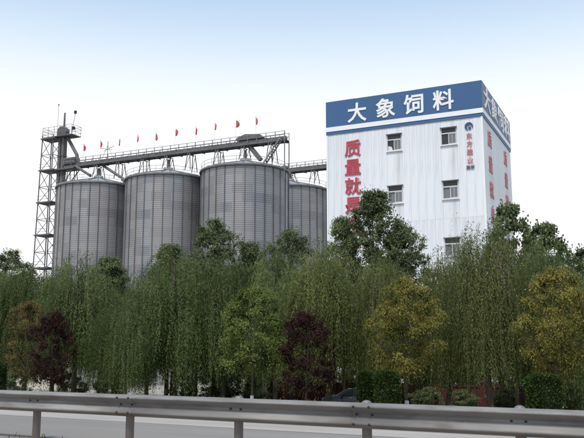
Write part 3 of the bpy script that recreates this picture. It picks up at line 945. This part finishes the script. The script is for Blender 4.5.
# ------------------------------------------------------------------ parked car
def car(label, loc, rz):
    c = thing('parked_car', label, 'car', loc, rz)
    # stations: x (front = -), bottom z, belt z, roof z (None = no cabin), half width at sill, belt, roof
    st = [(-2.18, 0.38, 0.62, 0.62, 0.55, 0.60, 0.50), (-2.10, 0.26, 0.74, 0.76, 0.74, 0.76, 0.62), (-1.75, 0.22, 0.86, 0.90, 0.82, 0.83, 0.70), (-1.15, 0.2, 0.93, 0.98, 0.85, 0.86, 0.72),
          (-0.85, 0.2, 0.95, 1.03, 0.86, 0.86, 0.70), (-0.30, 0.2, 0.96, 1.33, 0.86, 0.86, 0.62), (0.15, 0.2, 0.96, 1.45, 0.86, 0.86, 0.58), (0.80, 0.2, 0.97, 1.46, 0.86, 0.86, 0.58),
          (1.35, 0.2, 0.98, 1.36, 0.86, 0.85, 0.58), (1.85, 0.24, 0.98, 1.06, 0.83, 0.82, 0.62), (2.10, 0.30, 0.90, 0.95, 0.78, 0.78, 0.62), (2.17, 0.42, 0.68, 0.70, 0.62, 0.62, 0.52)]
    def ringpts(s):
        x, zb, zl, zr, ws, wl_, wr = s
        h = [(0.0, zb), (ws * 0.85, zb), (ws, zb + 0.12), (wl_, (zb + zl) * 0.5 + 0.08), (wl_ - 0.02, zl), (wr + (wl_ - wr) * 0.15, zr - 0.05 if zr - zl > 0.1 else zl + (zr - zl) * 0.6), (wr * 0.75, zr), (0.0, zr + 0.015)]
        return [(x, y, z) for y, z in h] + [(x, -y, z) for y, z in h[-2:0:-1]]
    rings = [ringpts(s) for s in st]
    n = len(rings[0])
    vs = [p for r in rings for p in r]
    fs = []
    for i in range(len(rings) - 1):
        for k in range(n):
            k2 = (k + 1) % n
            fs.append((i * n + k, i * n + k2, (i + 1) * n + k2, (i + 1) * n + k))
    fs.append(tuple(range(n - 1, -1, -1)))
    fs.append(tuple((len(rings) - 1) * n + k for k in range(n)))
    obj('body', MB().add(vs, fs).mesh('body', M['car_paint'], True), c)
    def quad(name, pts, m, th=0.012):
        a, b_, d = Vector(pts[0]), Vector(pts[1]), Vector(pts[3])
        nn = (b_ - a).cross(d - a).normalized() * th
        q = [Vector(p) for p in pts]
        k = len(q)
        vs = [p + nn for p in q] + [p - nn for p in q]
        fs = [tuple(range(k)), tuple(range(2 * k - 1, k - 1, -1))] + [(i, i + k, (i + 1) % k + k, (i + 1) % k) for i in range(k)]
        return obj(name, MB().add(vs, fs).mesh(name, m), c)
    for s in (-1, 1):
        quad('side_window', [(-0.62, s * 0.85, 1.0), (0.16, s * 0.85, 1.0), (0.16, s * 0.655, 1.385), (-0.22, s * 0.70, 1.27)], M['car_glass'], 0.02)
        quad('side_window', [(0.24, s * 0.85, 1.0), (1.30, s * 0.845, 1.01), (1.02, s * 0.66, 1.375), (0.24, s * 0.655, 1.39)], M['car_glass'], 0.02)
        quad('headlight', [(-2.13, s * 0.50, 0.66), (-1.86, s * 0.82, 0.70), (-1.80, s * 0.81, 0.80), (-2.10, s * 0.50, 0.76)], M['lamp_glass'], 0.02)
        quad('tail_light', [(2.12, s * 0.5, 0.74), (1.95, s * 0.82, 0.74), (1.93, s * 0.82, 0.92), (2.10, s * 0.5, 0.90)], M['red_wall'], 0.02)
        obj('mirror', MB().cbox(-0.55, s * 0.96, 1.03, 0.12, 0.2, 0.13).mesh('mirror', M['car_paint']), c)
        obj('door_handle', MB().cbox(0.05, s * 0.875, 0.86, 0.18, 0.03, 0.03).mesh('door_handle', M['rim']), c)
    quad('windscreen', [(-0.93, -0.66, 1.03), (-0.93, 0.66, 1.03), (-0.26, 0.53, 1.375), (-0.26, -0.53, 1.375)], M['car_glass'], 0.02)
    quad('rear_window', [(1.40, -0.53, 1.36), (1.40, 0.53, 1.36), (1.80, 0.62, 1.11), (1.80, -0.62, 1.11)], M['car_glass'], 0.02)
    obj('grille', MB().cbox(-2.17, 0, 0.55, 0.06, 0.9, 0.16).mesh('grille', M['black_trim']), c)
    obj('number_plate', MB().cbox(-2.21, 0, 0.44, 0.02, 0.44, 0.14).mesh('number_plate', M['plate']), c)
    for x in (-1.36, 1.28):
        for s in (-1, 1):
            ar = MB().lathe([(0.37, -0.02), (0.37, 0.02), (0.001, 0.02)], 20)
            ar.v = [(a, s * (0.865 + b2), z2) for a, z2, b2 in ar.v]
            obj('wheel_arch', ar.mesh('wheel_arch', M['black_trim']), c, (x, 0, 0.36))
            wh = obj('wheel', None, c, (x, s * 0.80, 0.32))
            ty = MB().lathe([(0.20, -0.1), (0.30, -0.1), (0.32, -0.06), (0.32, 0.06), (0.30, 0.1), (0.20, 0.1)], 24)
            ty.v = [(a, d, b2) for a, b2, d in ty.v]
            obj('tyre', ty.mesh('tyre', M['rubber'], True), wh)
            rm = MB().lathe([(0.205, 0.06), (0.18, 0.085), (0.06, 0.07), (0.001, 0.09)], 20)
            rm.v = [(a, s * d, b2) for a, b2, d in rm.v]
            obj('rim', rm.mesh('rim', M['rim']), wh)
    return c
cf = Vector((1.95, 49.0, GZ)) + RU * 2.2
car('dark grey parked car half hidden behind the clipped hedges', cf, RA)

# ------------------------------------------------------------------ trees
def leaf_quads(P, D, ln, wd, rng, N=None):
    """leaf rhombs: base P, direction D (unit), length, width; N = direction the blades turn to"""
    n = len(P)
    r = rng.normal(size=(n, 3))
    if N is not None:
        r = N / (np.linalg.norm(N, axis=1)[:, None] + 1e-9) + r * 0.33
    S = np.cross(D, r)
    S /= np.linalg.norm(S, axis=1)[:, None] + 1e-9
    mid = P + D * (ln * 0.45)[:, None]
    V = np.stack([P, mid + S * (wd / 2)[:, None], P + D * ln[:, None], mid - S * (wd / 2)[:, None]], 1).reshape(-1, 3)
    return V

def limb_pts(p0, p1, sag, rng, n=5):
    p0, p1 = np.array(p0, float), np.array(p1, float)
    out = []
    for i in range(n):
        f = i / (n - 1)
        q = p0 + (p1 - p0) * f
        q = q + np.array([0, 0, sag * math.sin(PI * f)]) + rng.normal(0, 0.05, 3) * (0 < i < n - 1) * np.linalg.norm(p1 - p0) * 0.5
        out.append(q)
    return out

def willow(seed, h=9.0, w=3.0, strands=2500, leafmat='willow', low=0.10, ls=0.92):
    rng = np.random.default_rng(seed)
    tb = MB()
    fork = h * 0.27
    lean = rng.normal(0, 0.18, 2)
    top = np.array([lean[0], lean[1], fork])
    tb.tube([(0, 0, -0.1), (lean[0] * 0.3, lean[1] * 0.3, fork * 0.4), tuple(top)], [0.24, 0.18, 0.16], 9)
    lob = [(rng.uniform(0, 2 * PI), rng.uniform(-0.45, 0.28)) for _ in range(6)]
    def hull(a):
        k = 1.0
        for la, lw in lob:
            d = math.atan2(math.sin(a - la), math.cos(a - la))
            k += lw * math.exp(-(d / 0.45) ** 2)
        return k
    tips, inner = [], []
    nl = 9
    for i in range(nl):
        a = 2 * PI * (i + rng.uniform(-0.35, 0.35)) / nl
        rr = w * rng.uniform(0.2, 0.5) if i else 0.1
        zt = h * rng.uniform(0.70, 0.88) if i else h * 0.93
        e = np.array([rr * math.cos(a), rr * math.sin(a), zt])
        pts = limb_pts(top, e, 0.1, rng)
        tb.tube(pts, list(np.linspace(0.12, 0.03, len(pts))), 6)
        tips.append(e)
        for j in range(9):
            f = rng.uniform(0.25, 1.0) * 3.99
            q = pts[int(f)] + (pts[int(f) + 1] - pts[int(f)]) * (f % 1)
            a2 = a + rng.normal(0, 0.8)
            fr = math.sqrt(rng.uniform(0.05, 1.0))
            rr2 = w * fr * hull(a2)
            zz = h * (0.99 - 0.42 * fr ** 2.0 + 0.06 * (hull(a2 * 2 + 1) - 1)) - abs(rng.normal(0, 0.55))
            e2 = np.array([rr2 * math.cos(a2), rr2 * math.sin(a2), zz])
            pb = limb_pts(q, e2, 0.3, rng, 4)
            tb.tube(pb, [0.032, 0.024, 0.016, 0.006], 4)
            tips.append(e2)
            if j % 2 == 0:
                # lower tier of sprays that break up the curtain
                a3 = a + rng.normal(0, 0.5)
                r3 = w * rng.uniform(0.35, 0.88) * hull(a3)
                e3 = np.array([r3 * math.cos(a3), r3 * math.sin(a3), h * rng.uniform(0.38, 0.74)])
                q3 = pts[1] + (pts[2] - pts[1]) * rng.uniform(0, 1)
                p3 = limb_pts(q3, e3, 0.35, rng, 4)
                tb.tube(p3, [0.036, 0.026, 0.016, 0.006], 4)
                tips.append(e3)
                tips.append(e3 * 0.85 + p3[2] * 0.15)
    tips = np.array(tips)
    trunk = tb.mesh('trunk', M['bark'], True)
    Ps, Ds, Ls, Ws, Ts = [], [], [], [], []
    tip_t = rng.normal(0, 0.22, len(tips))
    Ns = []
    for s in range(strands):
        k = rng.integers(len(tips))
        b = tips[k] + rng.normal(0, 0.30, 3)
        out = b[:2] / (np.linalg.norm(b[:2]) + 0.2)
        zmin = h * (low + rng.uniform(0.0, 0.18))
        ln = min(rng.uniform(0.6, 3.6) * rng.uniform(0.6, 1.1), max(0.4, b[2] - zmin))
        nn = max(7, int(ln / 0.066))
        t = np.linspace(0, 1, nn)
        lift = rng.uniform(0.05, 0.35)
        up = np.clip((b[2] / h - 0.6) / 0.35, 0, 1)
        hx = rng.uniform(0.1, 0.6) + up * rng.uniform(0.0, 0.7)
        lift += up * rng.uniform(0, 0.25)
        ln *= 1 - 0.35 * up * rng.random()
        sw = rng.normal(0, 0.16, 2)
        path = np.stack([b[0] + out[0] * hx * (1 - np.exp(-3 * t)) + sw[0] * t * ln * 0.4,
                         b[1] + out[1] * hx * (1 - np.exp(-3 * t)) + sw[1] * t * ln * 0.4,
                         b[2] + lift * np.sin(PI * np.minimum(1, t * 2.4)) * (t < 0.42) - ln * t ** 1.25], 1)
        pp = path + rng.normal(0, 0.03, (nn, 3))
        dd = rng.normal(0, 0.34, (nn, 3)) + np.array([0, 0, -0.85])
        dd[: max(1, nn // 5), 2] += 0.8
        dd /= np.linalg.norm(dd, axis=1)[:, None]
        nv = pp - (tips[k] * np.array([0.75, 0.75, 1.0]) - np.array([0, 0, ln * 0.45]))
        nv = nv / (np.linalg.norm(nv, axis=1)[:, None] + 0.1)
        nv[:, :2] += out * 0.35
        nv[:, 2] += 0.45
        Ns.append(nv)
        Ps.append(pp); Ds.append(dd)
        Ls.append(ls * rng.uniform(0.10, 0.20, len(pp))); Ws.append(ls * rng.uniform(0.032, 0.054, len(pp)))
        Ts.append(np.clip(0.5 + tip_t[k] + rng.normal(0, 0.09, len(pp)) + rng.normal(0, 0.14), 0, 1))
    P, D, l_, w_, T = (np.concatenate(x) for x in (Ps, Ds, Ls, Ws, Ts))
    V = leaf_quads(P, D, l_, w_, rng, np.concatenate(Ns))
    crown = np_mesh('crown', V, np.arange(len(V)).reshape(-1, 4), L[leafmat], T)
    return trunk, crown

def broadleaf(seed, h=7.0, w=2.2, base=0.3, clumps=90, per=260, leaf=(0.10, 0.17), aspect=0.6, leafmat='broad', shape='round', clump_r=0.5, trunk_r=0.13, spray=0.0):
    rng = np.random.default_rng(seed)
    tb = MB()
    bend = rng.normal(0, 0.2, 2)
    spine = [np.array([bend[0] * f ** 2, bend[1] * f ** 2, -0.1 + (h * 0.88) * f]) for f in np.linspace(0, 1, 6)]
    tb.tube([tuple(p) for p in spine], list(np.linspace(trunk_r, 0.025, 6)), 8)
    z0 = h * base
    cs = []
    tries = 0
    lobes = [(rng.uniform(0, 2 * PI), rng.uniform(0.1, 0.9), rng.uniform(0.15, 0.4)) for _ in range(9)]
    while len(cs) < clumps and tries < clumps * 60:
        tries += 1
        f = rng.uniform(0, 1)
        z = z0 + (h - z0) * f
        if shape == 'round':
            rm = w * math.sqrt(max(0.0, 1 - (2 * f - 0.9) ** 2 * 0.82)) if f < 0.95 else w * 0.25
        elif shape == 'cone':
            rm = w * (0.35 + 0.75 * math.sin(PI * min(1.0, 0.15 + f * 0.55)) - 0.75 * f ** 2.2)
        else:
            rm = w * (0.60 + 0.45 * math.sin(PI * f) - 0.38 * f ** 3)
        a = rng.uniform(0, 2 * PI)
        k = 1.0
        for la, lf, lw in lobes:
            dd = math.atan2(math.sin(a - la), math.cos(a - la))
            k += lw * math.exp(-(dd / 0.5) ** 2 - ((f - lf) / 0.16) ** 2) * (1 if lw > 0.24 else -1.2)
        r = rm * k * math.sqrt(rng.uniform(0.12, 1.0))
        cs.append((r * math.cos(a), r * math.sin(a), z))
    cs = np.array(cs)
    # a few main limbs, each clump hangs on the nearest limb point
    knots = [p for p in spine if p[2] > z0 * 0.9]
    for i in range(11):
        f = rng.uniform(0.0, 0.75)
        zq = z0 * 0.92 + (h * 0.80 - z0) * f
        q = np.array([np.interp(zq, [p[2] for p in spine], [p[0] for p in spine]), np.interp(zq, [p[2] for p in spine], [p[1] for p in spine]), zq])
        up = cs[cs[:, 2] > zq + 0.1 * h]
        if len(up) == 0:
            continue
        a = 2 * PI * (i * 0.382 + rng.uniform(-0.05, 0.05))
        sc_ = up[:, 0] * math.cos(a) + up[:, 1] * math.sin(a) - 0.45 * np.abs(up[:, 2] - zq - 0.14 * h)
        e = q + (up[int(np.argmax(sc_))] - q) * 0.85
        pts = limb_pts(q, e, -0.12, rng, 6)
        tb.tube(pts, list(np.linspace(trunk_r * 0.42, 0.012, 6)), 5)
        knots += pts[1:]
    knots = np.array(knots)
    Ps, Ds, Ls, Ts, Ns = [], [], [], [], []
    for c in cs:
        dv = knots - c
        dist = np.linalg.norm(dv, axis=1) + np.maximum(0, dv[:, 2]) * 1.5
        q = knots[int(np.argmin(dist))]
        pts = limb_pts(q, c, 0.05, rng, 4)
        tb.tube(pts, [trunk_r * 0.13, trunk_r * 0.10, trunk_r * 0.08, 0.005], 4)
        cr = clump_r * rng.uniform(0.65, 1.25)
        n = int(per * rng.uniform(0.6, 1.3))
        g = rng.normal(size=(n, 3))
        g /= np.linalg.norm(g, axis=1)[:, None]
        rad = cr * np.minimum(np.abs(rng.normal(0, 0.62, n)), 1.15)
        g2 = g * rad[:, None] * np.array([1, 1, 0.62])
        if spray > 0:
            g2[:, 2] -= spray * (rad / cr) ** 2 * cr * 0.5
        Ps.append(c + g2)
        oc = c - np.array([0, 0, h * (0.35 + base * 0.5)])
        Ns.append(g + 0.6 * oc / (np.linalg.norm(oc) + 0.1) + np.array([0, 0, 0.5]))
        d = g * 0.6 + rng.normal(0, 0.6, (n, 3)) + np.array([0, 0, -0.25])
        d /= np.linalg.norm(d, axis=1)[:, None]
        Ds.append(d)
        Ls.append(rng.uniform(leaf[0], leaf[1], n))
        Ts.append(np.clip(0.5 + rng.normal(0, 0.24) + rng.normal(0, 0.11, n), 0, 1))
    P, D, l_, T = (np.concatenate(x) for x in (Ps, Ds, Ls, Ts))
    V = leaf_quads(P, D, l_, l_ * aspect * rng.uniform(0.8, 1.2, len(l_)), rng, np.concatenate(Ns))
    return tb.mesh('trunk', M['bark'], True), np_mesh('crown', V, np.arange(len(V)).reshape(-1, 4), L[leafmat], T)

PROTO = {
    'willow_a': (willow(1), 9.0, 3.0), 'willow_b': (willow(2, w=3.2), 9.0, 3.3), 'willow_c': (willow(3, w=2.9, leafmat='willow2', low=0.14), 9.0, 2.9), 'willow_d': (willow(4, w=3.1, leafmat='willow2', low=0.14, strands=2900, ls=0.78), 9.0, 3.2),
    'poplar_a': (broadleaf(21, 13, 2.9, 0.22, 430, 105, (0.09, 0.18), 0.75, 'broad', 'oval', 0.55, 0.2), 13.0, 3.0),
    'poplar_b': (broadleaf(32, 13, 2.8, 0.22, 380, 100, (0.09, 0.18), 0.75, 'broad', 'round', 0.55, 0.2), 13.0, 2.9),
    'paulownia': (broadleaf(23, 11, 2.8, 0.22, 240, 75, (0.13, 0.25), 0.85, 'broad', 'oval', 0.50, 0.2), 11.0, 2.9),
    'locust': (broadleaf(24, 6.6, 1.7, 0.43, 130, 280, (0.06, 0.12), 0.6, 'locust', 'round', 0.44, 0.08, 0.6), 6.6, 1.9),
    'yellow_a': (broadleaf(25, 6.6, 1.75, 0.43, 125, 270, (0.06, 0.12), 0.55, 'yellow', 'round', 0.46, 0.07, 0.5), 6.6, 1.9),
    'yellow_b': (broadleaf(26, 6.6, 1.75, 0.42, 140, 270, (0.06, 0.12), 0.55, 'yellow', 'round', 0.46, 0.07, 0.4), 6.6, 1.9),
    'rust': (broadleaf(27, 6.0, 1.5, 0.36, 90, 200, (0.06, 0.12), 0.55, 'rust', 'round', 0.46, 0.07, 0.4), 6.0, 1.7),
    'purple': (broadleaf(28, 5.6, 1.45, 0.34, 100, 190, (0.06, 0.11), 0.6, 'purple', 'round', 0.46, 0.07), 5.6, 1.55),
    'shrub': (broadleaf(29, 4.0, 1.9, 0.03, 150, 150, (0.09, 0.16), 0.7, 'broad', 'round', 0.5, 0.06), 4.0, 2.1),
}
FH = 780.7
def tree(name, proto, px, v, top, label, cat='tree', group=None, wpx=None, wash=False, rot=None):
    """place a tree at road offset v; px/top give its bearing and height in the photograph's terms"""
    (tm, cm), ph, pw = PROTO[proto]
    k = (px - 292) / FH
    y = v / (k * RV.x + RV.y)
    x = k * y
    zt = 1.5 + (348 - top) / FH * y * (1 + 0.0)
    # correct for the tilted image plane
    s_, c_ = math.sin(R(9.5106)), math.cos(R(9.5106))
    yy = (219 - top) / 770.0
    zt = 1.5 + y * (s_ + yy * c_) / (c_ - yy * s_)
    x = (px - 292) / 770.0 * (y / (c_ - yy * s_))
    hh = zt - GZ
    sz = hh / ph
    sx = sz if wpx is None else (wpx / FH * y) / pw
    t = thing(name, label, cat, (x, y, GZ), random.uniform(0, 6.28) if rot is None else rot, group)
    t.scale = (sx, sx, sz)
    obj('trunk', tm, t)
    obj('crown', cm, t)
    if wash:
        obj('whitewash_band', MB().lathe([(0.10 / sx, 0.0), (0.105 / sx, 0.05), (0.085 / sx, 1.65 / sz), (0.06 / sx, 1.66 / sz)], 10).mesh('whitewash_band', M['whitewash'], True), t)
    return t
GW = 'weeping willows along the road'
GT = 'taller trees behind the willows'
tree('willow_tree', 'willow_b', -22, 37, 262, 'weeping willow cut by the left edge of the picture', group=GW, wpx=50)
tree('willow_tree', 'willow_a', 30, 39, 266, 'weeping willow behind the rusty and purple small trees at the left', group=GW, wpx=44)
tree('willow_tree', 'willow_b', 80, 37, 253, 'weeping willow in front of the leftmost silo', group=GW, wpx=52)
tree('willow_tree', 'willow_a', 130, 34.5, 292, 'low weeping willow with branches near the ground below the middle silo', group=GW, wpx=40)
tree('willow_tree', 'willow_b', 176, 37.5, 248, 'broad weeping willow in front of the middle silo', group=GW, wpx=56)
tree('willow_tree', 'willow_a', 224, 39, 256, 'weeping willow just left of the round yellow-green tree', group=GW, wpx=44)
tree('willow_tree', 'willow_b', 276, 40, 246, 'weeping willow behind the round yellow-green tree', group=GW, wpx=42)
tree('willow_tree', 'willow_c', 322, 36, 243, 'tall weeping willow right of the dark purple tree', group=GW, wpx=50)
tree('willow_tree', 'willow_d', 385, 36.6, 252, 'weeping willow behind the yellow small tree under the red characters', group=GW, wpx=40)
tree('willow_tree', 'willow_c', 440, 38, 250, 'yellowing willow below the lowest visible window of the white building', group=GW, wpx=38)
tree('willow_tree', 'willow_d', 484, 35, 222, 'large yellow-green weeping willow at the near corner of the white building', group=GW, wpx=60)
tree('willow_tree', 'willow_a', 540, 38, 242, 'dark weeping willow behind the yellow-green tree at the right edge', group=GW, wpx=44)
tree('willow_tree', 'willow_b', 606, 37, 244, 'weeping willow cut by the right edge of the picture', group=GW, wpx=48)

tree('willow_tree', 'willow_a', 8, 44, 270, 'weeping willow standing behind the others at the far left', group=GW, wpx=36)
tree('willow_tree', 'willow_b', 58, 45, 268, 'weeping willow behind the purple tree, left of the leftmost silo', group=GW, wpx=36)
tree('willow_tree', 'willow_a', 104, 46, 266, 'weeping willow standing behind the gap below the left silo', group=GW, wpx=36)
tree('willow_tree', 'willow_b', 150, 45, 264, 'weeping willow set back between two others below the middle silo', group=GW, wpx=36)
tree('willow_tree', 'willow_a', 198, 46, 262, 'weeping willow set back below the gap between middle and right silos', group=GW, wpx=36)
tree('poplar_tree', 'poplar_b', 12, 46, 252, 'sparse tall tree at the far left beyond the lattice tower', group=GT, wpx=26)
tree('poplar_tree', 'poplar_a', 110, 45, 258, 'leafy tree top in front of the gap between the left and middle silos', group=GT, wpx=34)
tree('poplar_tree', 'poplar_b', 216, 44.5, 222, 'pointed tree top in front of the gap between the middle and right silos', group=GT, wpx=34)
tree('poplar_tree', 'poplar_a', 170, 46, 246, 'rounded tree top behind the willows under the middle silo', group=GT, wpx=34)
tree('poplar_tree', 'poplar_b', 290, 44.5, 232, 'tree top in front of the set-back silo', group=GT, wpx=34)
tree('poplar_tree', 'poplar_a', 250, 46, 244, 'tree top under the widest silo', group=GT, wpx=30)
tree('poplar_tree', 'poplar_a', 374, 46.8, 193, 'tallest dark leafy tree covering the lower red characters', group=GT, wpx=44)
tree('poplar_tree', 'poplar_b', 402, 46.8, 226, 'dark leafy tree right of the tallest tree under the middle windows', group=GT, wpx=34)
tree('poplar_tree', 'poplar_a', 342, 46.8, 219, 'leafy tree at the left foot of the white building', group=GT, wpx=28)
tree('paulownia_tree', 'paulownia', 508, 43.5, 204, 'big-leaved dark tree against the right wall of the white building', group=GT, wpx=34)
tree('paulownia_tree', 'paulownia', 544, 44, 224, 'open big-leaved tree standing against the white sky', group=GT, wpx=36)
tree('paulownia_tree', 'paulownia', 585, 45, 248, 'big-leaved tree top at the right edge of the picture', group=GT, wpx=30)

GS = 'dark shrubs under the trees'
for px_, v_, tp_, lb_ in ((428, 46.2, 388, 'low shrub in front of the red wall right of the golden tree'), (462, 46.5, 391, 'low shrub in front of the red wall under the large corner willow'), (505, 46, 389, 'low shrub in front of the red wall left of the right-hand hedge'), (574, 46, 388, 'low shrub in front of the red wall at the right edge'),
                          (16, 36, 372, 'low dark shrub at the far left near the clipped hedge'), (72, 38, 374, 'low dark shrub right of the purple tree at the left'), (112, 41, 374, 'low dark shrub below the left silo'),
                          (182, 41, 375, 'low dark shrub below the middle silo'), (212, 42, 372, 'low dark shrub left of the tan gate pillar'),
                          (238, 43, 362, 'dark shrub left of the red wall below the round yellow-green tree'), (283, 51.5, 362, 'dark shrub behind the dark purple tree near the middle'),
                          (318, 53, 358, 'dark shrub just left of the parked car'), (352, 54.5, 352, 'dark shrub behind the parked car'), (418, 51.5, 350, 'dark shrub behind the golden yellow tree'),
                          (448, 51.5, 348, 'dark shrub under the yellowing willow, left of the large corner willow'), (478, 51.5, 346, 'dark shrub under the large yellow-green willow'),
                          (510, 51.5, 346, 'dark shrub left of the clipped hedge at the right'), (566, 51.5, 346, 'dark shrub under the bushy tree at the right edge'),
                          (385, 51.5, 352, 'dark shrub behind the wider bright green hedge'), (598, 51.5, 344, 'dark shrub cut by the right edge of the picture')):
    tree('shrub', 'shrub', px_, v_, tp_, lb_, 'shrub', GS, 28 if tp_ < 370 else 17)

GF = 'small ornamental trees near the road'
tree('locust_tree', 'locust', 253, 31, 287, 'round yellow-green small tree below the widest silo', group=GF, wpx=38, wash=True)
tree('golden_tree', 'yellow_a', 404, 31, 281, 'golden yellow small tree beside the clipped hedges', group=GF, wpx=38, wash=True)
tree('golden_tree', 'yellow_b', 554, 31, 271, 'bushy yellow-green small tree at the right edge', group=GF, wpx=38, wash=True)
tree('rusty_tree', 'rust', 30, 32, 303, 'small tree with rusty yellow leaves at the left', group=GF, wpx=24)
tree('purple_tree', 'purple', 54, 31, 314, 'dark purple small tree at the left beside the rusty one', group=GF, wpx=24)
tree('purple_tree', 'purple', 305, 31.5, 314, 'dark purple small tree between two green trees near the middle', group=GF, wpx=29)

# ------------------------------------------------------------------ clipped hedges
def hedge(px, v, top, w, d, label, seed):
    rng = np.random.default_rng(seed)
    k = (px - 292) / FH
    y = v / (k * RV.x + RV.y)
    x = k * y
    zt = 1.5 + (348 - top) / FH * y
    h = zt - GZ
    n = 15000
    # shell of a rounded upright block (superellipse plan)
    a = rng.uniform(0, 2 * PI, n)
    z = rng.uniform(0, 1, n)
    topm = rng.random(n) < 0.22
    q = 2 / 2.3
    cx = np.sign(np.cos(a)) * np.abs(np.cos(a)) ** q
    cy = np.sign(np.sin(a)) * np.abs(np.sin(a)) ** q
    rr = np.where(topm, np.sqrt(rng.random(n)), rng.uniform(0.72, 1.02, n))
    zz = np.where(topm, h * rng.uniform(0.93, 1.0, n) - 0.16 * rr ** 3, z * h)
    sh_ = np.where(zz > h - 0.35, 1 - 0.32 * ((zz - h + 0.35) / 0.35) ** 2, 1) * (1 + 0.06 * np.sin(5 * a + zz * 3 + seed) + 0.05 * np.sin(zz * 7 + a * 2 + seed) + np.abs(rng.normal(0, 0.035, n)))
    P = np.stack([cx * w / 2 * rr * sh_, cy * d / 2 * rr * sh_, np.clip(zz, 0.02, h)], 1)
    D = np.stack([cx, cy, np.where(topm, 1.2, 0.3)], 1) + rng.normal(0, 0.5, (n, 3))
    D /= np.linalg.norm(D, axis=1)[:, None]
    ln = rng.uniform(0.05, 0.10, n)
    V = leaf_quads(P, D, ln, ln * 0.6, rng, np.stack([cx, cy, np.where(topm, 1.5, 0.35)], 1))
    t = thing('clipped_hedge', label, 'hedge', (x, y, GZ), RA, 'upright clipped hedges before the trees')
    obj('foliage', np_mesh('foliage', V, np.arange(4 * n).reshape(-1, 4), L['hedge'], rng.random(n)), t)
    st = MB()
    for i in range(5):
        st.tube([(rng.normal(0, 0.06), rng.normal(0, 0.06), -0.05), (rng.normal(0, w * 0.18), rng.normal(0, d * 0.18), h * 0.9)], [0.03, 0.01], 5)
    obj('stem', st.mesh('stem', M['bark']), t)
hedge(364.5, 29.2, 371, 0.60, 0.6, 'narrow dark clipped hedge beside the parked car', 5)
hedge(386, 28.6, 371, 0.94, 0.8, 'wider bright green clipped hedge left of the golden tree', 6)
hedge(541.5, 28.4, 374, 1.16, 0.9, 'dark clipped hedge below the bushy tree at the right edge', 8)
hedge(-2, 29.5, 364, 0.9, 0.9, 'dark clipped hedge at the left edge of the picture', 9)
